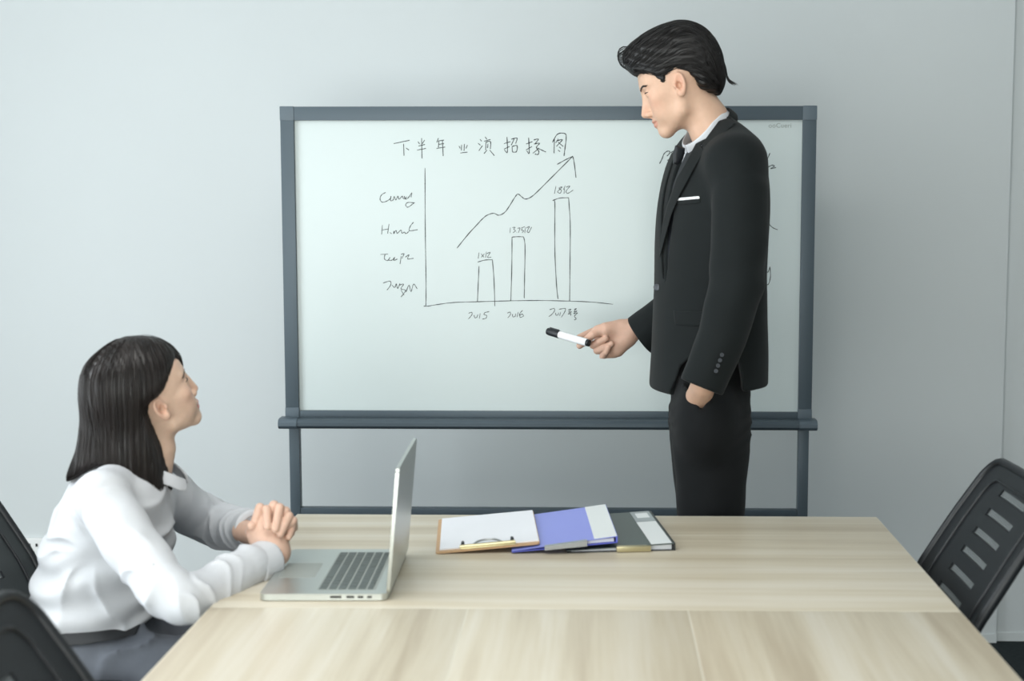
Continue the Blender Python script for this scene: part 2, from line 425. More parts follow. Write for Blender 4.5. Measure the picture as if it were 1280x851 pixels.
ink('handwritten_word', [T4([(553,208),(541,238),(528,270)]), T4([(545,268),(562,260),(572,264),(556,275),(579,270)])], 0.0013)
ink('handwritten_word', [T4([(548,510),(565,526),(586,535)])], 0.0012)
ink('handwritten_word', [T4([(530,700),(543,716),(553,692)]), T4([(553,692),(555,735),(545,768),(522,762)])], 0.0012)
# small grey maker's print in the top right corner of the face
tc_ = bpy.data.curves.new('printed_mark', 'FONT'); tc_.body = 'ooCueri'; tc_.size = 0.018; tc_.extrude = 0.0002; tc_.space_character = 1.05
tmp_ = bpy.data.objects.new('text_tmp', tc_); COL.objects.link(tmp_)
pme = bpy.data.meshes.new_from_object(tmp_.evaluated_get(bpy.context.evaluated_depsgraph_get())); bpy.data.objects.remove(tmp_)
pm_ = bpy.data.objects.new('printed_mark', pme); COL.objects.link(pm_)
pm_.parent = wb; pm_.rotation_euler = (math.pi/2, 0, 0)
pm_.location = tuple(at(960.5, 159.5, BY-.0004)-np.array(wb.location)); pme.materials.clear(); pme.materials.append(M['print'])

# ================================================================ the table
TX0, TX1, TY0, TYS, TY1, TZ = -0.666, 0.636, 0.70, 2.4407, 3.185, 0.74
tb = thing('conference_table', 'pale wood conference table with a laptop and folders on it', 'table', (0, 1.94, 0))
def panel(name, x0, x1, y0, y1, m):
    return auto_smooth(MB().box((x0, y0, TZ-.028), (x1, y1, TZ), 0.0016).build(name, M[m], tb, world=True, loc=None))
panel('end_panel', TX0, TX1, TYS+.001, TY1, 'wood_x')
for a, b in ((TX0, -0.2165), (-0.2145, 0.165), (0.167, TX1)): panel('top_panel', a, b, TY0, TYS-.001, 'wood_y')
for a in (-0.2155, 0.166): MB().box((a-.0011, TY0, TZ-.02), (a+.0011, TYS-.001, TZ-.0004)).build('joint_strip', M['wood_edge'], tb, world=True)
MB().box((TX0, TYS-.0011, TZ-.02), (TX1, TYS+.0011, TZ-.0004)).build('joint_strip', M['wood_edge'], tb, world=True)
# pale edge bands round the top, apron and slab legs below
MB().box((TX0-.0015, TY0, TZ-.028), (TX0-.0002, TY1, TZ-.0015)).build('edge_band', M['wood_edge'], tb, world=True)
MB().box((TX1+.0002, TY0, TZ-.028), (TX1+.0015, TY1, TZ-.0015)).build('edge_band', M['wood_edge'], tb, world=True)
MB().box((TX0, TY1+.0002, TZ-.028), (TX1, TY1+.0015, TZ-.0015)).build('edge_band', M['wood_edge'], tb, world=True)
for xx in (-.085, .085): MB().box((xx-.012, TY0+.28, TZ-.12), (xx+.012, TY1-.08, TZ-.028)).build('beam', M['wood_y'], tb, world=True)
for yy in (TY0+.28, TY1-.08): MB().box((-.22, yy-.020, .0), (.22, yy+.020, TZ-.028), .003).build('leg', M['wood_y'], tb, world=True)

# ================================================================ laptop
C = np.array((-0.4800, 2.645, TZ))
lp = thing('laptop', 'open silver laptop on the table facing the seated woman', 'laptop', tuple(C), math.radians(1.5))
D2, W2, TH = .1135, .1635, .0130           # half depth (x), half width (y), thickness;  hinge on +x
def round_rect(hx, hy, r, n=6, cx=0, cy=0):
    P = []
    for sx, sy, a0 in ((1, 1, 0), (-1, 1, 90), (-1, -1, 180), (1, -1, 270)):
        for k in range(n+1):
            a = math.radians(a0+90*k/n); P.append((cx+sx*(hx-r)+r*math.cos(a), cy+sy*(hy-r)+r*math.sin(a)))
    return P
auto_smooth(MB().prism(round_rect(D2, W2, .012), .0015, TH).build('base', M['alu'], lp), 50)
for sx in (-1, 1):
    for sy in (-1, 1): MB().lathe([(.006, 0), (.006, .002)], 12, Matrix.Translation((sx*.09, sy*.135, 0))).build('rubber_foot', M['black_plastic'], lp)
MB().prism(round_rect(.034, .052, .004, cx=-.068), TH, TH+.0003).build('trackpad', M['keywell'], lp)
MB().prism(round_rect(.0525, .138, .004, cx=.037), TH, TH+.0002).build('key_well', M['keywell'], lp)
kb = MB()
rows = [(14, .0120), (14, .0158), (14, .0158), (13, .0158), (12, .0158), (9, .0158)]
x = .0865
for r_, (n, h) in enumerate(rows):
    wtot = .270; y = -wtot/2
    wid = [1.0]*n
    if n == 13: wid[0] = wid[-1] = 1.5
    if n == 12: wid[0] = wid[-1] = 2.0
    if n == 9: wid = [1, 1, 1, 1.25, 5.2, 1.25, 1, 1, 1.5]
    u = wtot/sum(wid)
    for w in wid:
        kb.box((x-h, y+.0014, TH), (x-.0024, y+w*u-.0014, TH+.0012)); y += w*u
    x -= h+.0016
tag(kb.build('key', M['key'], lp), kind='stuff')
pt_ = MB()
for xx, hw in ((.022, .010), (.048, .007), (.066, .005), (.082, .004)): pt_.box((xx-hw, -W2-.0002, .0055), (xx+hw, -W2+.002, .0095))
pt_.build('port', M['dark_hole'], lp)
auto_smooth(MB().tube([(D2-.004, -.11, TH), (D2-.004, .11, TH)], .0042, 10).build('hinge', M['black_plastic'], lp))
# lid: leans back a little
Ml = Matrix.Translation((D2-.002, 0, TH)) @ Matrix.Rotation(math.radians(5.0), 4, 'Y') @ Matrix.Rotation(-math.pi/2, 4, 'Y') @ Matrix.Translation((D2, 0, 0))
lid = auto_smooth(MB().prism(round_rect(D2, W2, .012), -.0058, 0.0).build('lid', M['alu'], lp), 50)
lid.data.transform(Ml)
sc_ = MB().prism(round_rect(D2-.003, W2-.003, .009), 0.0, .0006).build('screen', M['screen'], lid); sc_.data.transform(Ml)

# ================================================================ clipboard, folders
def quad_slab(poly, z0s, z1s):
    """slab with a height of its own at each corner"""
    n = len(poly)
    V = [(x, y, z) for (x, y), z in zip(poly, z0s)]+[(x, y, z) for (x, y), z in zip(poly, z1s)]
    F = [list(range(n))[::-1], list(range(n, 2*n))]+[[i, (i+1) % n, n+(i+1) % n, n+i] for i in range(n)]
    return V, F
def frame_pt(o, ux, uy, s, t): return (o[0]+ux[0]*s+uy[0]*t, o[1]+ux[1]*s+uy[1]*t)
cb = thing('clipboard', 'brown clipboard holding blank white paper, beside the blue folder', 'clipboard', (-.222, 2.981, TZ+.0086), math.radians(5))
cb.rotation_euler = (0, math.radians(-4.6), math.radians(5))
auto_smooth(MB().prism(round_rect(.105, .150, .008), 0, .0032).build('board', M['hardboard'], cb), 50)
MB().box((-.097, -.136, .0033), (.1035, .145, .0058)).build('paper', M['paper'], cb)
mbc = MB().box((-.056, -.148, .0033), (.056, -.121, .0062), .001).tube([(-.056, -.142, .008), (.056, -.142, .008)], .0042, 10)
auto_smooth(mbc.build('clip', M['clip_metal'], cb))
for s in (-1, 1): MB().tube([(s*.050, -.142, .008), (s*.050, -.133, .0115), (s*.050, -.121, .012)], .0035, 8).build('clip_end', M['black_plastic'], cb, True)
MB().tube(spline([(-.03, -.129, .007), (-.018, -.119, .011), (0, -.115, .012), (.018, -.119, .011), (.03, -.129, .007)], 17), .0022, 8).build('clip_lever', M['steel'], cb, True)

# dark folder lies flat under the blue one
dk = thing('lever_folder', 'dark grey file folder with white label strip, under the blue folder', 'folder', (.040, 3.002, TZ), math.radians(7))
auto_smooth(MB().box((-.110, -.152, 0), (.110, .152, .0018)).build('back_cover', M['black_pvc'], dk))
V, F = quad_slab([(-.100, -.146), (.104, -.146), (.104, .146), (-.100, .146)], [.0019]*4, [.0034, .0110, .0110, .0034]); mk('paper', V, F, M['paper'], dk)
V, F = quad_slab([(-.110, -.152), (.108, -.152), (.108, .152), (-.110, .152)], [.0037, .0130, .0130, .0037], [.0053, .0150, .0150, .0053])
mk('front_cover', V, F, M['grey_pvc'], dk)
MB().box((.1065, -.152, 0), (.111, .152, .0150), .001).build('spine', M['black_pvc'], dk)
def zc(x): return .0053+(x+.110)/.218*.0097
def strip(name, x0, x1, y0, y1, m, p, f, t=.0006):
    V, F = quad_slab([(x0, y0), (x1, y0), (x1, y1), (x0, y1)], [f(x0), f(x1), f(x1), f(x0)], [f(x0)+t, f(x1)+t, f(x1)+t, f(x0)+t]); return mk(name, V, F, M[m], p)
strip('label_strip', .062, .104, -.148, .050, 'label_strip', dk, zc)
strip('label_pocket', .062, .104, .052, .148, 'grey_strip', dk, zc, .0012)
strip('label_card', .070, .097, .085, .128, 'label_strip', dk, lambda x: zc(x)+.0012)
auto_smooth(MB().box((-.010, -.160, .001), (.060, -.147, .0125), .002).build('clip', M['clip_metal'], dk))

# blue folder leans on the dark folder, spine up on the right; its left edge is under the clipboard
bl = thing('blue_folder', 'blue plastic file folder with pale spine strip and metal clip', 'folder', (-.066, 2.985, TZ), math.radians(4))
cz = [.0030, .0205, .0205, .0030]
pol = [(-.106, -.150), (.106, -.150), (.106, .150), (-.106, .150)]
V, F = quad_slab(pol, cz, [z+.0015 for z in cz]); mk('back_cover', V, F, M['blue_dark'], bl)
c2 = [.0068, .0345, .0345, .0068]
V, F = quad_slab(pol, [z-.0015 for z in c2], c2); mk('front_cover', V, F, M['blue_pvc'], bl)
V, F = quad_slab([(.02, -.144), (.100, -.144), (.100, .144), (.02, .144)], [.0160, .0222, .0222, .0160], [.0205, .0290, .0290, .0205]); mk('paper', V, F, M['paper'], bl)
V, F = quad_slab([(.1035, -.150), (.1068, -.150), (.1068, .150), (.1035, .150)], [.0204]*4, [.0343]*4); mk('spine', V, F, M['blue_dark'], bl)
strip('label_strip', .060, .1055, -.1495, .1495, 'label_strip', bl, lambda x: .0068+(x+.106)/.212*.0277)
mk('clip', *quad_slab([(-.040, -.160), (.045, -.160), (.045, -.146), (-.040, -.146)], [.0088, .0165, .0165, .0088], [.0165, .0275, .0275, .0165]), M['steel'], bl)

# ================================================================ office chairs
CH_PROF = [(.47, -.195), (.52, -.205), (.60, -.228), (.69, -.270), (.80, -.337), (.91, -.410), (.955, -.436)]
def back_x(z):
    zs = [p[0] for p in CH_PROF]; xs = [p[1] for p in CH_PROF]
    return np.interp(z, zs, xs)
ZT = .915
def back_pt(t, z, off=0.0):
    """t lateral metres, z height along the backrest; off forward"""
    return (back_x(z)+.20*t*t+off, t, z)
def half_w(z):
    e = max(0, (z-(ZT-.045))/.045); f = max(0, ((.47+.06)-z)/.06)
    return .208+.012*math.sin((z-.47)/(ZT-.47)*math.pi)-.040*(1-math.sqrt(max(0, 1-e*e)))-.03*(1-math.sqrt(max(0, 1-f*f)))
SLOTS = [.685+.037*i for i in range(6)]
def make_chair():
    c = thing('office_chair', 'black office chair', 'chair')
    # backrest shell with six real slots
    zs = sorted(set(np.round(np.concatenate([np.linspace(.47, ZT, 46), np.linspace(ZT-.03, ZT, 9)]+[[s-.0070, s+.0070] for s in SLOTS]), 4)))
    ts = np.unique(np.round(np.concatenate([np.linspace(-1, 1, 25), [-.38, .38]]), 4))
    def face(off):
        return [back_pt(t*half_w(z)*.985, z, off) for z in zs for t in ts]
    nt, nz = len(ts), len(zs); F = []; solid = np.ones((nz-1, nt-1), bool)
    for i in range(nz-1):
        zm = (zs[i]+zs[i+1])/2
        for j in range(nt-1):
            tm = (ts[j]+ts[j+1])/2
            if abs(tm) < .38 and any(abs(zm-s) < .0069 for s in SLOTS): solid[i, j] = False
    V = face(0)+face(-.009); n = nt*nz
    for i in range(nz-1):
        for j in range(nt-1):
            if not solid[i, j]: continue
            a, b, d, e = i*nt+j, i*nt+j+1, (i+1)*nt+j+1, (i+1)*nt+j
            F += [[a, b, d, e], [n+e, n+d, n+b, n+a]]
            for (di, dj, p, q) in ((-1, 0, a, b), (1, 0, d, e), (0, -1, e, a), (0, 1, b, d)):
                ii, jj = i+di, j+dj
                if not (0 <= ii < nz-1 and 0 <= jj < nt-1) or not solid[ii, jj]: F.append([q, p, n+p, n+q])
    auto_smooth(mk('backrest', V, F, M['black_plastic'], c), 45)
    # pale webbing stretched behind the slots
    wb_ = MB()
    for s in SLOTS:
        for k in range(5):
            z = s-.0064+.0032*k
            wb_.tube([back_pt(t, z, -.006) for t in np.linspace(-.085, .085, 7)], .0011, 4)
        for t in np.linspace(-.083, .083, 28): wb_.tube([back_pt(t, s-.0070, -.006), back_pt(t, s+.0070, -.006)], .0010, 4)
    tag(wb_.build('webbing', M['mesh_web'], c), kind='stuff')
    # padded rim round the shell
    zz_ = np.concatenate([np.linspace(.47, ZT-.05, 22), np.linspace(ZT-.045, ZT, 10)])
    loop = [(half_w(z), z) for z in zz_]+[(half_w(ZT)*t, ZT) for t in np.linspace(.85, -.85, 13)]+[(-half_w(z), z) for z in zz_[::-1]]+[(half_w(.47)*t, .47) for t in np.linspace(-.9, .9, 10)]
    pts = [back_pt(t, z, -.003) for t, z in loop]
    mb = MB(); mb.tube(pts+[pts[0]], .0085, 10, cap=False, up=(1, 0, 0.2), flat=1.2)
    mb.build('backrest_rim', M['black_plastic'], c, True)
    inner = [back_pt(t*.74, .700+(z-.700)*.86, .001) for t, z in loop]
    MB().tube(inner+[inner[0]], .0035, 6, cap=False, up=(1, 0, 0.2)).build('backrest_bead', M['black_plastic'], c, True)
    sp = MB(); sp.tube(spline([(-.02, 0, .405), (-.14, 0, .40), (-.225, 0, .44), (-.262, 0, .55), (-.30, 0, .66)], 20), [.024]*14+[.022]*6, 8, flat=1.4)
    sp.build('back_support', M['black_plastic'], c, True)
    # seat: soft rounded cushion
    bm = bmesh.new(); bmesh.ops.create_cube(bm, size=1.0)
    bmesh.ops.subdivide_edges(bm, edges=list(bm.edges), cuts=7, use_grid_fill=True)
    for v in bm.verts:
        x, y, z = v.co*2
        k = (1-.10*(abs(x)**4*abs(y)**4))
        v.co = Vector((.225*x*k*(1-.03*y*y)+.035, .235*y*k*(1-.04*x*x), .445+.036*z*(1-.42*max(abs(x), abs(y))**6) - .012*max(0, x)**3*(1 if z > -2 else 0)))
    me = bpy.data.meshes.new('seat'); bm.to_mesh(me); bm.free()
    for p in me.polygons: p.use_smooth = True
    me.materials.append(M['black_fabric']); so_ = bpy.data.objects.new('seat', me); COL.objects.link(so_); so_.parent = c
    MB().box((-.13, -.13, .385), (.17, .13, .412), .008).build('seat_plate', M['black_plastic'], c)
    for s in (-1, 1):
        ar = MB(); ar.tube(spline([(.06, s*.20, .40), (.06, s*.262, .405), (.075, s*.272, .45), (.085, s*.272, .525), (.070, s*.272, .543), (.01, s*.272, .555), (-.09, s*.272, .551), (-.135, s*.272, .54), (-.11, s*.272, .47), (-.05, s*.265, .41), (-.05, s*.20, .40)], 50), .0155, 8, flat=1.3)
        a_ = ar.build('armrest', M['black_plastic'], c, True)
        pd = MB().box((-.125, s*.272-.030, .555), (.085, s*.272+.030, .577), .009); auto_smooth(pd.build('arm_pad', M['black_fabric'], a_))
    cl_ = MB().lathe([(.026, .14), (.026, .29), (.016, .291), (.016, .39)], 18); auto_smooth(cl_.build('column', M['chrome'], c))
    hubm = MB().lathe([(.03, .075), (.042, .085), (.042, .125), (.03, .145)], 20); auto_smooth(hubm.build('hub', M['black_plastic'], c))
    for k in range(5):
        a = 2*math.pi*k/5+.3; dx, dy = math.cos(a), math.sin(a)
        lg = MB().tube([(dx*.03, dy*.03, .108), (dx*.16, dy*.16, .100), (dx*.285, dy*.285, .078)], [.024, .020, .014], 8)
        l_ = lg.build('base_leg', M['black_plastic'], c, True)
        w = MB(); Mx = Matrix.Translation((dx*.285, dy*.285, .027)) @ Matrix.Rotation(a+.5, 4, 'Z') @ Matrix.Rotation(math.pi/2, 4, 'X') @ Matrix.Translation((0, 0, -.022))
        w.lathe([(.010, 0), (.025, .003), (.027, .010), (.026, .016), (.014, .019), (.014, .025), (.026, .028), (.027, .034), (.025, .041), (.010, .044)], 18, Mx)
        w.tube([(dx*.285, dy*.285, .03), (dx*.285, dy*.285, .078)], .006, 8)
        auto_smooth(w.build('castor', M['black_plastic'], l_))
    return c
CHG = 'black office chairs round the table'
ch1 = make_chair()
tag(ch1, 'black office chair with slotted back that the woman sits on', 'chair', CHG)
ch1.location = (-.938, 2.775, 0)
ch2 = copy_tree(ch1); ch2.location = (-.390, 1.70, 0); ch2.rotation_euler = (0, 0, math.radians(-2))
tag(ch2, 'empty black office chair in the near left corner, closest to the camera', 'chair', CHG)
ch3 = copy_tree(ch1); ch3.location = (.425, 2.745, 0); ch3.rotation_euler = (0, 0, math.pi)
tag(ch3, 'empty black office chair with slotted back on the right of the table', 'chair', CHG)
# ================================================================ implicit modelling (for people): distance fields -> one smooth mesh
F32 = np.float32
def smin(a, b, k):
    h = np.clip(k-np.abs(a-b), 0, None)/k
    return np.minimum(a, b)-h*h*k*0.25
def smax(a, b, k): return -smin(-a, -b, k)
def ell(P, c, r, R=None):
    q = P-np.asarray(c, F32)
    if R is not None: q = q @ np.asarray(R, F32)          # columns of R are the axes
    r = np.asarray(r, F32)
    k0 = np.sqrt((((q/r))**2).sum(1)); k1 = np.sqrt(((q/(r*r))**2).sum(1))+1e-9
    return k0*(k0-1)/k1
def cone(P, a, b, ra, rb):
    a = np.asarray(a, F32); ba = np.asarray(b, F32)-a
    pa = P-a; h = np.clip((pa@ba)/(ba@ba+1e-12), 0, 1)
    return np.sqrt(((pa-h[:, None]*ba)**2).sum(1))-(ra+(rb-ra)*h)
def chain(P, pts, rs, k=0.0):
    d = None
    for i in range(len(pts)-1):
        e = cone(P, pts[i], pts[i+1], rs[i], rs[i+1])
        d = e if d is None else (smin(d, e, k) if k else np.minimum(d, e))
    return d
def poly2(U, V, poly):
    """signed distance to a polygon in 2-D"""
    d = np.full(U.shape, 1e9, F32); s = np.zeros(U.shape, bool); n = len(poly)
    for i in range(n):
        ax, ay = poly[i]; bx, by = poly[(i+1) % n]
        ex, ey = bx-ax, by-ay; wx, wy = U-ax, V-ay
        t = np.clip((wx*ex+wy*ey)/(ex*ex+ey*ey+1e-12), 0, 1)
        d = np.minimum(d, (wx-t*ex)**2+(wy-t*ey)**2)
        c = ((ay <= V) & (by > V)) | ((by <= V) & (ay > V))
        xi = ax+(V-ay)/(by-ay if abs(by-ay) > 1e-12 else 1e-12)*ex
        s ^= c & (U < xi)
    d = np.sqrt(d)
    return np.where(s, -d, d)
def ring(pts, n=4):
    """closed smooth outline"""
    P = [pts[-1]]+list(pts)+[pts[0], pts[1]]; out = []
    for k in range(len(pts)):
        a, b, c, d = [np.array(q, float) for q in P[k:k+4]]
        for i in range(n):
            t = i/n; out.append(tuple(0.5*((2*b)+(c-a)*t+(2*a-5*b+4*c-d)*t*t+(3*b-a-3*c+d)*t**3)))
    return out
_wd = rng.normal(size=(24, 3)); _wp = rng.uniform(0, 6.28, 24)
def waves(P, scale, stretch=(1, 1, 1), n=8, seed=0):
    """smooth band-limited noise in -1..1"""
    Q = P*(np.asarray(stretch, F32)/scale); o = np.zeros(len(P), F32)
    for i in range(n):
        j = (i*5+seed*7) % 24
        d = _wd[j]/np.linalg.norm(_wd[j])*(0.7+0.6*((i*37+seed*11) % 10)/10)
        o += np.sin(Q@d.astype(F32)*6.283+_wp[(j+seed) % 24])
    return o/n*1.6

def surface_nets(g, lo, h):
    ins = g < 0
    c = ins[:-1, :-1, :-1].astype(np.int8)
    for dx, dy, dz in ((1,0,0),(0,1,0),(1,1,0),(0,0,1),(1,0,1),(0,1,1),(1,1,1)):
        c = c+ins[dx:dx+c.shape[0], dy:dy+c.shape[1], dz:dz+c.shape[2]]
    act = (c > 0) & (c < 8)
    I = np.argwhere(act); idx = -np.ones(act.shape, np.int64); idx[act] = np.arange(len(I))
    corners = [(i & 1, (i >> 1) & 1, (i >> 2) & 1) for i in range(8)]
    val = np.stack([g[I[:, 0]+a, I[:, 1]+b, I[:, 2]+d] for a, b, d in corners], 1)
    acc = np.zeros((len(I), 3)); cnt = np.zeros(len(I))
    for i in range(8):
        for ax in range(3):
            j = i | (1 << ax)
            if j == i: continue
            a, b = val[:, i], val[:, j]; m = (a < 0) != (b < 0)
            t = np.where(m, a/(a-b+1e-20), 0)
            p = np.tile(np.array(corners[i], float), (len(I), 1)); p[:, ax] += t
            acc[m] += p[m]; cnt[m] += 1
    V = lo+(I+acc/cnt[:, None])*h
    Fs = []
    for ax in range(3):
        u, v = (ax+1) % 3, (ax+2) % 3
        sl0 = [slice(None)]*3; sl1 = [slice(None)]*3; sl0[ax] = slice(0, -1); sl1[ax] = slice(1, None)
        a, b = ins[tuple(sl0)], ins[tuple(sl1)]
        E = np.argwhere(a != b)
        E = E[(E[:, u] > 0) & (E[:, v] > 0) & (E[:, u] < idx.shape[u]) & (E[:, v] < idx.shape[v])]
        def at_(du, dv):
            k = E.copy(); k[:, u] -= du; k[:, v] -= dv; return idx[k[:, 0], k[:, 1], k[:, 2]]
        q = np.stack([at_(1, 1), at_(0, 1), at_(0, 0), at_(1, 0)], 1)
        flip = ~a[E[:, 0], E[:, 1], E[:, 2]]
        q[flip] = q[flip][:, ::-1]
        Fs.append(q)
    Fq = np.concatenate(Fs); Fq = Fq[(Fq >= 0).all(1)]
    return V, Fq

def crease(x): return 1-np.abs(np.sin(x))

def mesh_sdf(f, lo, hi, h, B=8, margin=1.6):
    lo = np.asarray(lo, float); hi = np.asarray(hi, float)
    nb = np.ceil((hi-lo)/h/B).astype(int)
    bi = np.stack(np.meshgrid(*[np.arange(k) for k in nb], indexing='ij'), -1).reshape(-1, 3)
    ctr = (lo+(bi+.5)*B*h).astype(F32)
    d = f(ctr)
    g = np.ones(nb*B+1, F32)
    for b in bi[d < 0]: g[b[0]*B:b[0]*B+B+1, b[1]*B:b[1]*B+B+1, b[2]*B:b[2]*B+B+1] = -1
    near = bi[np.abs(d) < B*h*margin]
    off = np.stack(np.meshgrid(*[np.arange(B+1)]*3, indexing='ij'), -1).reshape(-1, 3)
    step = 400
    for s in range(0, len(near), step):
        nbk = near[s:s+step]
        idx = (nbk[:, None, :]*B+off[None]).reshape(-1, 3)
        v = f((lo+idx*h).astype(F32))
        g[idx[:, 0], idx[:, 1], idx[:, 2]] = v
    V, Fq = surface_nets(g, lo, h)
    used = np.zeros(len(V), bool); used[Fq.ravel()] = True
    return V[used], (np.cumsum(used)-1)[Fq]

def relax(V, Fq, it=2, lam=0.5):
    """light Laplacian smoothing of a quad mesh"""
    e = np.concatenate([Fq[:, [0, 1]], Fq[:, [1, 2]], Fq[:, [2, 3]], Fq[:, [3, 0]]]); e = np.concatenate([e, e[:, ::-1]])
    cnt = np.bincount(e[:, 0], minlength=len(V))[:, None]
    for _ in range(it):
        s = np.stack([np.bincount(e[:, 0], V[e[:, 1], k], minlength=len(V)) for k in range(3)], 1)
        V = V+lam*(s/np.maximum(cnt, 1)-V)
    return V
def sdf_obj(name, f, lo, hi, h, material, parent, it=2):
    V, Fq = mesh_sdf(f, lo, hi, h)
    V = relax(V, Fq, it)
    return mk(name, V, Fq, material, parent, True, world=True)
def colour(o, cols, name='tint'):
    a = o.data.color_attributes.new(name, 'FLOAT_COLOR', 'POINT')
    a.data.foreach_set('color', np.concatenate([cols, np.ones((len(cols), 1))], 1).astype(F32).ravel())

def grow(f, seeds, field, steps, step, lift, proj=True):
    """walk points along a direction field, kept at 'lift' above the surface f = 0; returns (steps+1, N, 3)"""
    p = seeds.astype(F32).copy(); out = [p.copy()]; e = 0.002
    for i in range(steps):
        d = field(p, i/steps)
        def grad(p):
            return np.stack([f(p+np.array(v, F32)*e)-f(p-np.array(v, F32)*e) for v in ((1,0,0),(0,1,0),(0,0,1))], 1)
        if proj:
            g = grad(p); g /= np.linalg.norm(g, axis=1, keepdims=True)+1e-9
            d = d-(d*g).sum(1, keepdims=True)*g*0.95
        d /= np.linalg.norm(d, axis=1, keepdims=True)+1e-9
        p = p+d*step
        if proj:
            g = grad(p); g /= np.linalg.norm(g, axis=1, keepdims=True)+1e-9
            L = lift if np.isscalar(lift) else lift
            p = p-g*np.clip((f(p)-L), -.01, .01)[:, None]
        out.append(p.copy())
    return np.stack(out)
def strands_mesh(paths, r0, taper=0.25, sides=3):
    """paths (S,N,3) -> one tapered tube for each strand"""
    S, N, _ = paths.shape
    t = np.gradient(paths, axis=0); t /= np.linalg.norm(t, axis=2, keepdims=True)+1e-9
    up = np.array((0.31, 0.22, 0.93)); a = np.cross(t, up); a /= np.linalg.norm(a, axis=2, keepdims=True)+1e-9
    b = np.cross(t, a)
    u = np.linspace(0, 1, S)[:, None]
    r = (np.asarray(r0)[None, :] if not np.isscalar(r0) else r0)*(np.clip(0.55+u*4, 0, 1))*(1-(1-taper)*u**3)
    r = np.broadcast_to(r, (S, N))
    V = np.stack([paths+(math.cos(6.2832*k/sides)*a+math.sin(6.2832*k/sides)*b)*r[..., None] for k in range(sides)], 2)  # S,N,k,3
    V = V.transpose(1, 0, 2, 3).reshape(-1, 3)
    i = np.arange(N)[:, None, None]*S*sides; s = np.arange(S-1)[None, :, None]*sides; k = np.arange(sides)[None, None, :]; k2 = (k+1) % sides
    F = np.stack([i+s+k, i+s+k2, i+s+sides+k2, i+s+sides+k], -1).reshape(-1, 4)
    return V, F
def frame(fwd_xy_deg, pitch_deg, roll_deg=0):
    """3x3 with columns forward, left, up; heading in degrees from +x, pitch up positive"""
    a, p = math.radians(fwd_xy_deg), math.radians(pitch_deg)
    f = np.array((math.cos(p)*math.cos(a), math.cos(p)*math.sin(a), math.sin(p)))
    l = np.array((-math.sin(a), math.cos(a), 0.0)); u = np.cross(f, l)
    r = math.radians(roll_deg); l, u = l*math.cos(r)+u*math.sin(r), u*math.cos(r)-l*math.sin(r)
    return np.stack([f, l, u], 1)

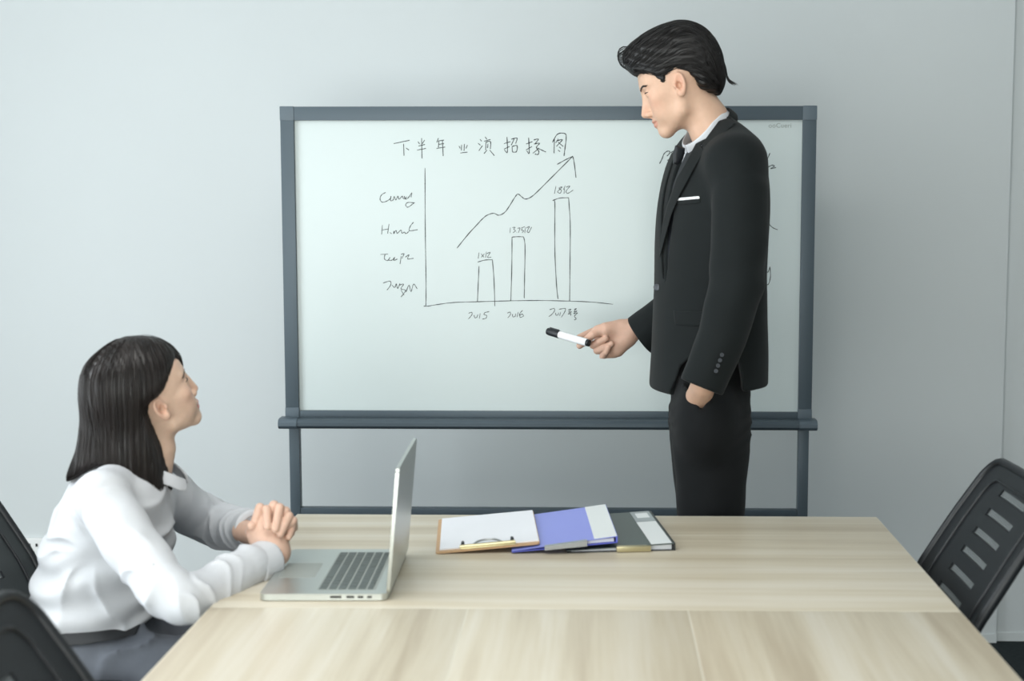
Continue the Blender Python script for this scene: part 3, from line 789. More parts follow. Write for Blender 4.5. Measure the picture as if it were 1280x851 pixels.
# ---------------------------------------------------------------- a head in its own frame (x forward, y left, z up)
EAR = (-.012, .0745, -.006)
def make_head(female=False, neck=None):
    jw = 0.86 if female else 1.0
    cx, sx = math.cos(math.radians(-24)), math.sin(math.radians(-24))
    Re = np.array([[cx, -sx, 0], [sx, cx, 0], [0, 0, 1]])         # ear flares outwards to the back
    ct, st = math.cos(math.radians(-10)), math.sin(math.radians(-10))
    Re = Re @ np.array([[ct, 0, st], [0, 1, 0], [-st, 0, ct]])
    def f(P):
        Q = P.copy(); Q[:, 1] = np.abs(Q[:, 1])
        d = ell(Q, (-.012, 0, .035), (.095, .073, .083))
        d = smin(d, ell(Q, (.034, 0, .043), (.052, .052, .042)), .03)
        d = smin(d, ell(Q, (.020, 0, -.014), (.062, .059, .080)), .03)
        d = smin(d, ell(Q, (.028, 0, -.074), (.046, .042*jw, .030)), .025)
        d = smin(d, cone(Q, (-.004, .052*jw, -.030), (.008, .048*jw, -.066), .014, .013), .02)
        d = smin(d, cone(Q, (.008, .048*jw, -.066), (.066, .013, -.098), .013*jw, .013), .02)
        d = smin(d, ell(Q, (.073, 0, -.097), (.0175, .019*jw, .0165)), .018)
        d = smin(d, ell(Q, (.053, .043, -.014), (.022, .018, .016)), .02)
        d = smin(d, ell(Q, (.048, .029, -.046), (.034, .025, .034)), .02)
        d = smin(d, ell(Q, (.066, 0, -.064), (.025, .027, .026)), .018)
        br = .0075 if female else .0105
        d = smin(d, cone(Q, (.081, .008, .027), (.066, .043, .029), br, br*.9), .014)
        # eye socket, lids
        d = smax(d, -ell(Q, (.096, .031, .006), (.018, .017, .012)), .012)
        d = smin(d, ell(Q, (.0690, .031, .005), (.0150, .0165, .0135)), .004)
        d = smax(d, -cone(Q, (.0860, .020, .0030), (.0775, .0435, .0040), .0013, .0010), .0016)
        # nose
        nz = .94 if female else 1.0
        d = smin(d, ell(Q, (.064, 0, -.022), (.026, .020, .038)), .012)
        d = smin(d, chain(Q, [(.084, 0, .018), (.0955*(.99 if female else 1), 0, -.012), (.1065*nz, 0, -.0365)], [.0080, .0085, .0100*nz]), .014)
        d = smin(d, ell(Q, (.0945*nz, .0115, -.0420), (.0105, .0075, .0075)), .006)
        d = smin(d, cone(Q, (.100*nz, 0, -.044), (.089, 0, -.050), .005, .006), .006)
        d = smax(d, -ell(Q, (.0965*nz, .0070, -.0495), (.0050, .0030, .0040)), .003)
        # lips
        d = smin(d, ell(Q, (.0895-(.0025 if female else 0), 0, -.0635), (.0080, .021, .0055)), .006)
        d = smin(d, ell(Q, (.0875-(.0025 if female else 0), 0, -.0745), (.0085, .018, .0062)), .006)
        d = smax(d, -chain(Q, [(.0985, 0, -.0690), (.0925, .014, -.0690), (.0800, .0265, -.0670)], [.0016, .0014, .0012]), .0035)
        # ear
        e = ell(Q, EAR, (.0165, .0068, .0285), Re)
        e = smin(e, ell(Q, (EAR[0]+.006, EAR[1]-.001, EAR[2]-.024), (.009, .006, .009)), .008)
        e = smax(e, -ell(Q, (EAR[0]+.001, EAR[1]+.0075, EAR[2]+.003), (.0110, .0075, .0220), Re), .0025)
        e = smin(e, ell(Q, (EAR[0]+.014, EAR[1]-.001, EAR[2]-.002), (.004, .004, .006)), .004)
        d = smin(d, e, .006)
        d = smax(d, -ell(Q, (EAR[0]+.004, EAR[1]+.001, EAR[2]-.003), (.0065, .0110, .0100)), .003)
        if neck is not None:
            d = smin(d, chain(P, neck[0], neck[1]), .022)
        return d
    return f
def head_tint(L, base, female):
    """skin colour by place: lips, flush on cheeks, nose and ears"""
    c = np.tile(np.array(base[:3]), (len(L), 1)); x, y, z = L[:, 0], np.abs(L[:, 1]), L[:, 2]
    def blend(w, col): c[:] = c*(1-w[:, None])+np.array(col[:3])*w[:, None]
    g = lambda cx, cy, cz, s: np.exp(-(((x-cx)**2+(y-cy)**2+(z-cz)**2)/(2*s*s)))
    blend(0.30*g(.062, .04, -.022, .018)+0.25*g(.105, 0, -.038, .012), rgb(214, 140, 118))
    blend(0.35*np.exp(-(((x+.012)/.02)**2+((y-.078)/.01)**2+((z+.004)/.03)**2)), rgb(206, 130, 106))
    lip = np.clip(1.25-np.sqrt((y/.0235)**2+((z+.0692)/.0115)**2), 0, .25)/.25*(x > .078)
    blend(lip*(0.75 if female else 0.55), rgb(190, 104, 100) if female else rgb(184, 116, 104))
    return np.clip(c, 0, 1)
def hug(P, f, lift):
    P = np.asarray(P, F32).copy(); e = .001
    for _ in range(6):
        g = np.stack([f(P+np.array(v, F32)*e)-f(P-np.array(v, F32)*e) for v in ((1,0,0),(0,1,0),(0,0,1))], 1); g /= np.linalg.norm(g, axis=1, keepdims=True)+1e-9
        P = P-g*(f(P)-lift)[:, None]
    return P
def add_eyes(body, Rm, o, s, female, hf_):
    """eyeballs, upper lashes and eyebrows as children of the body"""
    for sy in (1, -1):
        V = []; F = []; n = 14
        for i in range(n+1):
            th = math.pi*i/n
            for k in range(18):
                ph = 2*math.pi*k/18
                V.append((.0700+.0136*math.cos(th), sy*.031+.0136*math.sin(th)*math.cos(ph), .005+.0125*math.sin(th)*math.sin(ph)))
        for i in range(n):
            for k in range(18): F.append([i*18+k, i*18+(k+1) % 18, (i+1)*18+(k+1) % 18, (i+1)*18+k])
        V = np.array(V); W = (V*s)@Rm.T+o
        e = mk('eye', W, F, M['eye'], body, True, world=True)
        th = np.arccos(np.clip((V[:, 0]-.070)/.0136, -1, 1))
        cols = np.where(th[:, None] < .42, np.array(rgb(28, 20, 16)[:3]), np.array(rgb(228, 224, 220)[:3]))
        colour(e, cols)
        lash = []
        for q in np.linspace(-30, 72, 15):
            a_ = math.radians(q); b_ = .20+.10*math.cos(a_)
            lash.append(np.array((.0690+.0158*math.cos(a_)*math.cos(b_), sy*(.031+.0174*math.sin(a_)*math.cos(b_)), .005+.0145*math.sin(b_))))
        MB().tube([(p*s)@Rm.T+o for p in lash], [.0009*s]*5+[.0013*s]*7+[.0008*s]*3, 6).build('eyelashes', M['hair_dark'], body, True, world=True)
        # eyebrow: short hairs along an arch
        arch = spline([(.0925, sy*.011, .0225), (.0900, sy*.024, .0250), (.0800, sy*.038, .0270), (.0700, sy*.049, .0240)], 60)
        P0 = []
        for i, p in enumerate(arch):
            for k in range(3):
                q = p+np.array((0, 0, rng.normal()*.0009*(1-.5*i/60)))
                dr = np.array((-.0028, sy*.0048, .0008+rng.normal()*.0006))
                P0.append([q, q+dr*.5, q+dr])
        P0 = np.array(P0).transpose(1, 0, 2); P0 = hug(P0.reshape(-1, 3), hf_, .0006).reshape(P0.shape); P0 = (P0*s)@Rm.T+o
        v, fq = strands_mesh(P0, .00060*s, .4); mk('eyebrow', v, fq, M['hair_dark'], body, True, world=True)
# ================================================================ people: materials
def skin_mat(name):
    m = mat(name, rgb(214, 174, 148), 0.5, spec=0.35, attr='tint', bump=(900, 0.05), vary=(90, 0.03), sss=0.12)
    return m
M['skin'] = skin_mat('skin')
M['eye'] = mat('eye', rgb(220, 216, 212), 0.12, attr='tint')
M['hair_dark'] = mat('dark_hair', rgb(20, 18, 18), 0.46, spec=0.4)
M['hair_base'] = mat('dark_hair_root', rgb(20, 19, 19), 0.6, spec=0.3)
M['hair_brown'] = mat('dark_brown_hair', rgb(29, 23, 21), 0.40, spec=0.45, vary=(40, 0.4, (1, 1, .1)))
M['suit'] = mat('black_wool', rgb(17, 22, 23), 0.82, spec=0.22, sheen=0.05, bump=(900, 0.12), vary=(25, 0.05))
M['trouser'] = mat('black_wool_trousers', rgb(19, 21, 23), 0.85, spec=0.2, sheen=0.04, bump=(900, 0.12))
M['tie'] = mat('black_tie', rgb(30, 33, 38), 0.5, spec=0.4, bump=(1200, 0.15))
M['shirt'] = mat('white_cotton', rgb(207, 209, 213), 0.8, spec=0.2, bump=(22, 0.8))
M['linen'] = mat('white_linen', rgb(240, 242, 244), 0.8, spec=0.2)
M['button'] = mat('dark_button', rgb(66, 70, 76), 0.35)
M['leather'] = mat('black_leather', rgb(22, 22, 23), 0.3)
M['slacks'] = mat('charcoal_slacks', rgb(98, 102, 110), 0.85, spec=0.2, bump=(600, 0.15), vary=(30, 0.08))
M['belt'] = mat('black_waistband', rgb(38, 40, 43), 0.6)
SKIN_M, SKIN_W = rgb(208, 172, 148), rgb(216, 184, 162)

def smooth_rows(rows, n=60):
    R = np.array(spline([np.array(r, float) for r in rows], n)); return R[np.argsort(R[:, 0])]
def loft(P, T, fwd, left, n=2.3, ztop=None, zbot=None, k=.02):
    """T rows: z, cx, cy, a, b"""
    z = P[:, 2]; cx, cy, a, b = [np.interp(z, T[:, 0], T[:, i]).astype(F32) for i in (1, 2, 3, 4)]
    dx, dy = P[:, 0]-cx, P[:, 1]-cy
    u = np.abs(dx*fwd[0]+dy*fwd[1])/a; v = np.abs(dx*left[0]+dy*left[1])/b
    q = (u**n+v**n)**(1/n)+1e-6
    d = (q-1)/q*np.sqrt(dx*dx+dy*dy)
    d = np.where(q < .3, -np.minimum(a, b)*.7, d)
    if ztop is not None: d = smax(d, z-ztop, k)
    if zbot is not None: d = smax(d, zbot-z, k)
    return d
def px_poly(pts, Y): return [tuple(at(a, b, Y)[[0, 2]]) for a, b in pts]

# ================================================================ the standing man
MY = 3.45
th = math.radians(20)
mf = np.array((-math.cos(th), -math.sin(th), 0)); ml = np.array((math.sin(th), -math.cos(th), 0))   # forward, left (towards the camera)
def man_rows(rows):
    o = []
    for py, fr, bk, b in rows:
        A, B_ = at(fr, py, MY), at(bk, py, MY); ext = (B_[0]-A[0])/2
        a = math.sqrt(max(ext**2-(b*math.sin(th))**2, .03**2))/math.cos(th)
        o.append((A[2], (A[0]+B_[0])/2, MY, a, b))
    return smooth_rows(o[::-1])
JT = man_rows([(150, 878, 914, .070), (165, 862, 931, .130), (180, 851, 942, .172), (200, 842, 949, .190), (230, 832, 953, .192), (260, 826, 954, .190), (300, 823, 952, .186), (340, 822, 951, .178), (365, 821, 952, .173), (400, 819, 953, .172), (440, 817, 954, .176), (480, 815, 953, .182), (505, 815, 953, .184)])
sh_n = [at(917, 208, 3.300), at(925, 240, 3.27), at(924, 300, 3.25), at(922, 352, 3.235), at(903, 420, 3.205), at(877, 484, 3.195)]
sr_n = [.055, .063, .0640, .0605, .055, .0500]
sh_f = [at(886, 206, 3.62), at(868, 270, 3.66), at(886, 352, 3.68), at(842, 390, 3.69), at(799, 420.5, 3.70)]
sr_f = [.060, .064, .060, .057, .0545]
ax_n = (sh_n[5]-sh_n[4])/np.linalg.norm(sh_n[5]-sh_n[4]); ax_f = (sh_f[4]-sh_f[3])/np.linalg.norm(sh_f[4]-sh_f[3])
def uv(P):
    z = P[:, 2]; cx = np.interp(z, JT[:, 0], JT[:, 1]); d = P[:, :2]-np.stack([cx, np.full(len(P), MY)], 1)
    return (d@mf[:2]).astype(F32), (d@ml[:2]).astype(F32)
def torso_f(P): return loft(P, JT, mf, ml, 2.35, ztop=at(880, 146, MY)[2], k=.03)
z_but, z_v = at(822, 352, 3.4)[2], at(850, 188, 3.4)[2]
# neck frame: the collar plane drops towards the front
nc = at(880, 158, MY); nt_ = math.radians(38)
n_up = np.array((0, 0, 1))*math.cos(nt_)+mf*math.sin(nt_); n_fw = mf*math.cos(nt_)-np.array((0, 0, 1))*math.sin(nt_)
def neck_uvh(P):
    q = P-nc.astype(F32); return q@n_fw.astype(F32), q@ml.astype(F32), q@n_up.astype(F32)
hem = px_poly([(700, 100), (1100, 100), (1100, 478), (940, 481), (860, 488), (838, 491), (700, 493)], 3.40)
cutaway = px_poly([(836, 520), (842, 494), (849, 476), (853, 462), (862, 452), (900, 440), (922, 436), (929, 478), (930, 520)], 3.27)
def sleeve_near(P):
    d = chain(P, sh_n, sr_n)
    w = np.exp(-((P[:, 2]-sh_n[3][2])/.07)**2)
    d = d+(.0028*w+.0012)*waves(P, .075, (.6, .6, 1.3), seed=9)
    return smax(d, (P-sh_n[5].astype(F32))@ax_n.astype(F32), .004)
def sleeve_far(P):
    d = chain(P, sh_f, sr_f)+.0020*waves(P, .05, seed=2)
    return smax(d, (P-sh_f[4].astype(F32))@ax_f.astype(F32), .004)
def jacket_f(P):
    u, v = uv(P); z = P[:, 2]
    t = torso_f(P)+.0022*waves(P, .16, (1, 1, .45), seed=3)
    t = smin(t, cone(P, nc+np.array((.030, 0, -.050)), sh_n[0]+np.array((0, 0, .012)), .042, .048), .03)
    t = smin(t, cone(P, nc+np.array((.040, 0, -.060)), sh_f[0]+np.array((0, 0, .0)), .042, .048), .03)
    t = smax(t, poly2(P[:, 0], z, hem), .010)
    cut = np.maximum(poly2(P[:, 0], z, cutaway), -(v-.055))
    t = smax(t, -cut, .006)
    # the V of the front
    w = np.interp(z, [z_but-.02, z_but, z_v-.10, z_v, z_v+.08], [-.02, 0, .024, .052, .085]).astype(F32)
    vee = np.maximum(np.abs(v-.006)-w, -(u-.0))
    t = smax(t, -vee, .004)
    # a slit below the button
    nu, nv, nh = neck_uvh(P)
    hole = np.maximum(np.sqrt((nu/1.08)**2+nv**2)-.066, -(nh+.055))
    t = smax(t, -hole, .006)
    s = sleeve_near(P)
    k = .006+.06*np.clip((z-sh_n[0][2]+.10)/.13, 0, 1)
    h_ = np.clip(k-np.abs(t-s), 0, None)/k
    d = np.minimum(t, s)-h_*h_*k*.25
    return smin(d, sleeve_far(P), .02)

# ---- hands
def hand_pointing(P):
    Y = 3.705
    A = lambda x, y, dy=0: at(x, y, Y+dy)
    d = chain(P, [A(812, 396, -.002), A(797, 407, -.002), A(783, 416, 0)], [.030, .0285, .0275])             # wrist
    # palm: thenar side up, heel at the lower right, knuckles to the left and behind
    d = smin(d, chain(P, [A(783, 416, 0), A(768, 420, .004), A(754, 422, .012)], [.0260, .0275, .0235]), .02)
    d = smin(d, chain(P, [A(782, 424, -.004), A(771, 436, -.004), A(764, 440, .004)], [.022, .0215, .0180]), .018)
    d = smin(d, chain(P, [A(775, 409, -.008), A(757, 412, -.020), A(747, 413, -.020)], [.0200, .0190, .0135]), .015)   # ball of the thumb
    # thumb: bends at (747,412), tip under the marker
    th_ = chain(P, [A(750, 413, -.022), A(741, 418, -.030), A(729, 428.5, -.030), A(724.5, 432.0, -.028)], [.0125, .0112, .0100, .0085])
    # index: straight, behind the marker
    ix = chain(P, [A(752, 416, .020), A(741, 415, .012), A(729, 420, -.002), A(724, 422.0, -.006)], [.0125, .0112, .0100, .0088])
    d = smin(d, th_, .007); d = smin(d, ix, .006)
    # middle, ring, little finger curled into the palm
    for mcp, pip, dip, tip, r in (((757, 427, .012), (741.5, 431.0, -.010), (749, 427.5, -.030), (757, 423.0, -.032), .0104),
                                  ((762, 435, .010), (746.5, 438.0, -.012), (754.5, 435.0, -.033), (764, 430.0, -.035), .0100),
                                  ((768, 443, .006), (753.5, 445.5, -.014), (757.5, 440.0, -.034), (760.5, 434.0, -.040), .0088)):
        d = smin(d, chain(P, [A(*mcp), A(*pip), A(*dip), A(*tip)], [r*1.12, r*1.02, r*.92, r*.80]), .0025)
    return d
def hand_pocket(P):
    d = chain(P, [at(886, 464, 3.200), at(879, 482, 3.230), at(873, 498, 3.284), at(878, 540, 3.340)], [.0290, .0285, .0300, .028])
    for k, (dx, dy) in enumerate(((-10, 0), (-3, .006), (4, .010), (11, .012))):
        d = smin(d, chain(P, [at(874+dx*.6, 512, 3.300+dy), at(880+dx, 545, 3.335+dy), at(884+dx, 572, 3.35+dy)], [.0125, .0115, .009]), .006)
    d = smin(d, chain(P, [at(866, 492, 3.285), at(862, 508, 3.32), at(862, 528, 3.34)], [.012, .0110, .009]), .008)
    return d
# ---- trousers
LEG_N = [at(890, 466, 3.405), at(888, 520, 3.375), at(889, 570, 3.365), at(889, 610, 3.36), at(888, 645, 3.355), np.array((.272, 3.345, .50)), np.array((.280, 3.34, .10))]
LEG_F = [at(888, 466, 3.51), at(884, 520, 3.53), at(884, 570, 3.54), at(885, 610, 3.545), at(886, 645, 3.55), np.array((.262, 3.56, .50)), np.array((.270, 3.57, .10))]
LEG_R = [.0840, .0960, .0890, .0830, .0790, .0700, .0680]
def trousers_f(P):
    d = smin(chain(P, LEG_N, LEG_R), chain(P, LEG_F, LEG_R), .03)
    d = smin(d, ell(P, at(886, 455, MY), (.085, .125, .13)), .05)
    z = P[:, 2]
    # drag lines at the hip, soft folds lower down
    zz = z-.35*(P[:, 0]-.27)
    w1 = np.exp(-((z-at(0, 532, 3.3)[2])/.05)**2)
    d = d-.0050*w1*crease(zz*85+1.2*waves(P, .12))**2+.0013*waves(P, .085, (1, 1, 1.6), seed=5)*(z > .15)
    d = smax(d, z-at(880, 400, MY)[2], .02)
    d = smax(d, .085-z, .01)
    # pocket mouth: a slanted slit on the near hip with a raised lip
    a, b = at(852, 477, 3.26), at(877, 511, 3.26)
    t = np.clip(((P[:, 0]-a[0])*(b[0]-a[0])+(z-a[2])*(b[2]-a[2]))/((b[0]-a[0])**2+(b[2]-a[2])**2), 0, 1)
    dl = np.sqrt((P[:, 0]-a[0]-t*(b[0]-a[0]))**2+(z-a[2]-t*(b[2]-a[2]))**2)
    near = (P[:, 1] < MY-.05)
    d = d-.005*np.exp(-(dl/.008)**2)*near
    # the hand pushes the cloth out below the mouth
    bulge = ell(P, at(884, 524, 3.310), (.072, .078, .105))
    tri = poly2(P[:, 0], z, px_poly([(842, 462), (875.5, 511), (879, 511), (888, 492), (896, 462)], 3.25))
    tri = np.maximum(tri, P[:, 1]-3.33)
    d = smax(smin(d, bulge, .03), -tri, .003)
    return d

# ---- head
HS = .92
HR = frame(170, -22)
ho = at(850, 104, 3.382)-HS*HR@np.array(EAR)
def to_head(P, o, R, s): return ((P-o.astype(F32))@R.astype(F32))/F32(s)
nb_l = to_head(np.array([at(884, 150, MY), at(897, 178, MY), at(897, 215, MY)], F32), ho, HR, HS)
man_head = make_head(False, ([np.array((-.024, 0, -.045)), nb_l[0], nb_l[1], nb_l[2]], [.050, .056, .060, .065]))
hv, hf = mesh_sdf(man_head, (-.20, -.11, -.30), (.13, .11, .13), .0021)
hv = relax(hv, hf, 1, .4)
parts_v, parts_f, parts_c = [], [], []
def add_part(V, Fq, C_):
    n = sum(len(v) for v in parts_v); parts_v.append(V); parts_f.append(Fq+n); parts_c.append(C_)
add_part((hv*HS)@HR.T+ho, hf, head_tint(hv, SKIN_M, False))
def flat_tint(V, base, knuckle=None): return np.tile(np.array(base[:3]), (len(V), 1))
v, fq = mesh_sdf(hand_pointing, at(716, 452, 3.62), at(822, 385, 3.78)+np.array((0, 0, .0)), .0016); add_part(relax(v, fq, 1), fq, flat_tint(v, rgb(210, 172, 152)))
v, fq = mesh_sdf(hand_pocket, at(835, 590, 3.14), at(915, 455, 3.36), .0025); add_part(relax(v, fq, 1), fq, flat_tint(v, rgb(206, 168, 144)))
def man_under(P):                      # the figure inside the clothes
    d = np.minimum(smax(torso_f(P)+.022, at(880, 425, MY)[2]-P[:, 2], .02), trousers_f(P)+.014)
    d = np.minimum(d, np.maximum(chain(P, sh_n, [r-.016 for r in sr_n]), (P-sh_n[5].astype(F32))@ax_n.astype(F32)+.01))
    d = np.minimum(d, np.maximum(chain(P, sh_f, [r-.018 for r in sr_f]), (P-sh_f[4].astype(F32))@ax_f.astype(F32)+.01))
    u, vv = uv(P)
    return smax(d, P[:, 2]-at(880, 176, MY)[2], .03)
v, fq = mesh_sdf(man_under, (-.02, 3.05, .06), (.52, 3.85, 1.66), .010); add_part(v, fq, flat_tint(v, SKIN_M))
man = mk('person', np.concatenate(parts_v), np.concatenate(parts_f), M['skin'], None, True, loc=(.28, MY, 0))
colour(man, np.concatenate(parts_c))
tag(man, 'standing man in a black suit pointing a marker at the whiteboard', 'person')
add_eyes(man, HR, ho, HS, False, man_head)

# ---- clothes
sdf_obj('trousers', trousers_f, (-.0, 3.18, .05), (.56, 3.76, 1.12), .005, M['trouser'], man)
sdf_obj('jacket', jacket_f, (.02, 3.10, .94), (.50, 3.85, 1.70), .0036, M['suit'], man, 1)
for leg, a in ((LEG_N[-1], 0.0), (LEG_F[-1], .12)):
    def shoe(P, leg=leg):
        q = P-leg.astype(F32)*np.array((1, 1, 0), F32); u, v_, z = -q[:, 0]*.97-q[:, 1]*.24, q[:, 1]*.97-q[:, 0]*.24, q[:, 2]
        Q = np.stack([u, v_, z], 1)
        d = ell(Q, (.075, 0, .025), (.155, .045, .045)); d = smin(d, ell(Q, (-.01, 0, .05), (.065, .038, .06)), .03)
        return smax(d, -z+.002, .006)
    sdf_obj('shoe', shoe, leg+np.array((-.28, -.16, -.12)), leg+np.array((.12, .16, .06)), .006, M['leather'], man)
def patch(base, mask, t0, t1):
    """cloth piece laid on a surface: from t0 to t1 proud of it, inside a mask"""
    return lambda P: smax(np.maximum(base(P)-t1, -(base(P)-t0)), mask(P), .0015)
def near_side(P): return P[:, 1]-(MY-.02)
# shirt front inside the V
def shirt_mask(P):
    u, v_ = uv(P); return np.maximum(np.maximum(np.abs(v_)-.105, -(u-.02)), z_but-.01-P[:, 2])
sdf_obj('shirt', lambda P: smax(np.maximum(smax(torso_f(P)+.013, P[:, 2]-at(860, 176, MY)[2], .01), -.006-torso_f(P)-.013), shirt_mask(P), .002), (.05, 3.2, 1.20), (.40, 3.75, 1.66), .003, M['shirt'], man)
def band(r_in, t, flare, h0f, h1f, front_open=0.0, back_only=None):
    """collar band round the neck; h0f/h1f give lower and upper edge from the angle (0 = front)"""
    def f(P):
        nu, nv, nh = neck_uvh(P)
        r = np.sqrt((nu/1.06)**2+nv**2); an = np.abs(np.arctan2(nv, nu))
        d = np.abs(r-(r_in-flare*nh))-t
        d = smax(d, h0f(an)-nh, .002); d = smax(d, nh-h1f(an), .002)
        if back_only is not None: d = np.maximum(d, (back_only-an)*.06)
        if front_open: d = np.maximum(d, (front_open-an)*.06)
        return d
    return f
sdf_obj('shirt_collar', band(.0600, .0022, .26, lambda a: -.026-.026*np.exp(-((a-.42)/.32)**2), lambda a: .009-.014*np.clip(np.cos(a), 0, 1), front_open=.03), nc-.13, nc+.13, .0017, M['shirt'], man)
# jacket collar round the back of the neck, lapels on the chest
sdf_obj('jacket_collar', band(.0670, .0032, .26, lambda a: -.040+.014*(a-1.57), lambda a: -.012+.013*np.clip((a-1.2)/1.9, 0, 1), back_only=.80), nc-.16, nc+.16, .0022, M['suit'], man)
lapel = px_poly([(822.5, 356), (826, 330), (833, 300), (841, 268), (851, 243), (866, 214), (881, 188), (876.5, 182), (884, 172), (872, 178), (858, 205), (848, 222), (836, 258), (828, 290), (822, 320)], 3.335)
def jac_body(P): return smin(torso_f(P)+.0022*waves(P, .16, (1, 1, .45), seed=3), cone(P, nc+np.array((.030, 0, -.050)), sh_n[0]+np.array((0, 0, .012)), .042, .048), .03)
def lapel_mask(P): return np.maximum(poly2(P[:, 0], P[:, 2], lapel), near_side(P))
sdf_obj('lapel', patch(jac_body, lapel_mask, -.001, .0050), at(815, 362, 3.48), at(892, 165, 3.15)*np.array((1, 1, 1)), .0022, M['suit'], man) if False else None
def box_px(pts, y0, y1):
    a = np.array([at(x, y, Y) for x, y in pts for Y in (y0, y1)]); return a.min(0)-.01, a.max(0)+.01
lo, hi = box_px([(818, 360), (892, 165)], 3.2, 3.5)
sdf_obj('lapel', patch(jac_body, lapel_mask, -.001, .0078), lo, hi, .0015, M['suit'], man)
leaf = px_poly([(900, 150), (912, 146), (920, 154), (903, 168), (884, 185), (877, 181), (887, 167)], 3.345)
sdf_obj('collar_leaf', patch(jac_body, lambda P: np.maximum(poly2(P[:, 0], P[:, 2], leaf), near_side(P)), -.002, .0085), *box_px([(874, 190), (924, 142)], 3.2, 3.5), .0018, M['suit'], man)
def far_lapel_mask(P):
    u, v_ = uv(P); z = P[:, 2]
    w = np.interp(z, [z_but, z_v], [0, .075]).astype(F32); o_ = np.interp(z, [z_but, z_v-.03, z_v], [0, .13, .12]).astype(F32)
    return np.maximum(np.maximum(-v_-o_, w+v_), np.maximum(-(u-.0), np.maximum(z-z_v, z_but-z)))
lo2, hi2 = box_px([(815, 360), (890, 170)], 3.35, 3.66)
sdf_obj('lapel', patch(jac_body, far_lapel_mask, -.001, .0055), lo2, hi2, .0025, M['suit'], man)
# tie: knot and blade
def tie_f(P):
    u, v_ = uv(P); z = P[:, 2]
    hw = np.interp(z, [z_but, z_v-.03, z_v+.02], [.034, .024, .016]).astype(F32)
    m_ = np.maximum(np.maximum(np.abs(v_)-hw, -(u-.03)), np.maximum(z-z_v-.012, z_but-.01-z))
    d = smax(np.maximum(torso_f(P)+.005, -(torso_f(P)+.013)), m_, .003)
    kn = poly2(P[:, 0], z, px_poly([(844, 181), (857, 185), (854, 199), (848, 206), (841, 205), (841.5, 192)], 3.40))
    return smin(d, smax(kn, np.abs((P-at(849, 192, 3.40).astype(F32))@ml.astype(F32))-.0125, .010), .003)
sdf_obj('tie', tie_f, *box_px([(815, 365), (870, 172)], 3.3, 3.5), .0022, M['tie'], man)
# breast pocket with a folded square, side pocket flap, dart seam
def px_patch(name, pts, Y, t0, t1, m, h=.0018):
    pl = px_poly(pts, Y); lo, hi = box_px(pts, Y-.12, Y+.10)
    return sdf_obj(name, patch(jac_body, lambda P: np.maximum(poly2(P[:, 0], P[:, 2], pl), near_side(P)), t0, t1), lo, hi, h, M[m], man)
px_patch('pocket_welt', [(845.5, 250.5), (875, 247.5), (875.5, 254), (846.5, 256.5)], 3.31, -.001, .0028, 'suit')
px_patch('pocket_square', [(846.5, 247.6), (874, 245.0), (874.2, 248.4), (846.6, 251.2)], 3.31, -.002, .0040, 'linen', .0012)
px_patch('pocket_flap', [(843, 389.5), (886, 388), (886, 406), (845, 408)], 3.31, -.001, .0035, 'suit')
def disc(name, c, n, r, m, t=.0022):
    n = np.asarray(n, float); q = Vector(n).to_track_quat('Z', 'Y').to_matrix().to_4x4()
    mb = MB().lathe([(r*.6, 0), (r, t*.4), (r, t*.8), (r*.85, t), (r*.6, t*.8), (r*.2, t*.8)], 16, Matrix.Translation(c) @ q)
    return auto_smooth(mb.build(name, M[m], man, world=True))
bp_ = at(823.5, 365.5, 3.36)
def snap(p, dirn, f):
    """move p along dirn until it meets the surface"""
    p = np.array(p, float); dirn = np.array(dirn, float)/np.linalg.norm(dirn)
    for _ in range(60):
        d = float(f(p[None].astype(F32))[0])
        if abs(d) < 2e-4: break
        p = p+dirn*d*.7
    return p if abs(d) < .003 else None
b1 = snap(at(827.0, 365.5, 3.25), (0, 1, 0), jacket_f); disc('button', b1+np.array((-.002, -.004, 0)), mf*.6+ml*.6, .0080, 'button', .003)
for k in range(4):
    p = snap(at(910-2.6*k, 453+7*k, 3.0), (0, 1, 0), sleeve_near); disc('cuff_button', p+np.array((0, -.001, 0)), (.35, -1, 0), .0046, 'button', .0026)

# ---- hair: a swept-back mass and combed locks over it
hair_out = [(.092, .064), (.104, .085), (.111, .104), (.109, .122), (.100, .138), (.084, .147), (.058, .152), (.022, .157), (-.020, .158), (-.062, .151), (-.095, .130), (-.118, .102), (-.129, .066), (-.130, .030), (-.122, -.005), (-.112, -.040), (-.090, -.066),
            (-.075, -.058), (-.052, -.036), (-.049, -.010), (-.036, .012), (-.020, .026), (-.004, .028), (.012, .020), (.026, .010), (.036, .022), (.050, .042), (.066, .055), (.082, .062)]
hair_out = ring(hair_out, 3)
def man_hair(P):
    d = poly2(P[:, 0], P[:, 2], hair_out)
    e = ell(P, (-.012, 0, .040), (.165, .0815, .133))
    q = smax(d, e, .028)
    q = smax(q, -(man_head(P)+.004), .002)          # hollow: sits on the skull
    sw = np.sin((P[:, 2]*.9+P[:, 1]*1.0*np.sign(P[:, 1])*0.6-P[:, 0]*.35)*330+2.2*waves(P, .09, seed=6))
    return q+.0011*sw
hv2, hf2 = mesh_sdf(man_hair, (-.15, -.10, -.09), (.13, .10, .17), .0024)
hr = mk('hair', (hv2*HS)@HR.T+ho, hf2, M['hair_dark'], man, True, world=True)
def man_hair_s(P): return smax(poly2(P[:, 0], P[:, 2], hair_out), ell(P, (-.012, 0, .040), (.165, .0815, .133)), .028)
nrm_ok = hv2[(np.abs(man_hair_s(hv2.astype(F32))) < .004) & (hv2[:, 2] > -.02)]
sd_ = nrm_ok[rng.choice(len(nrm_ok), 1300)]
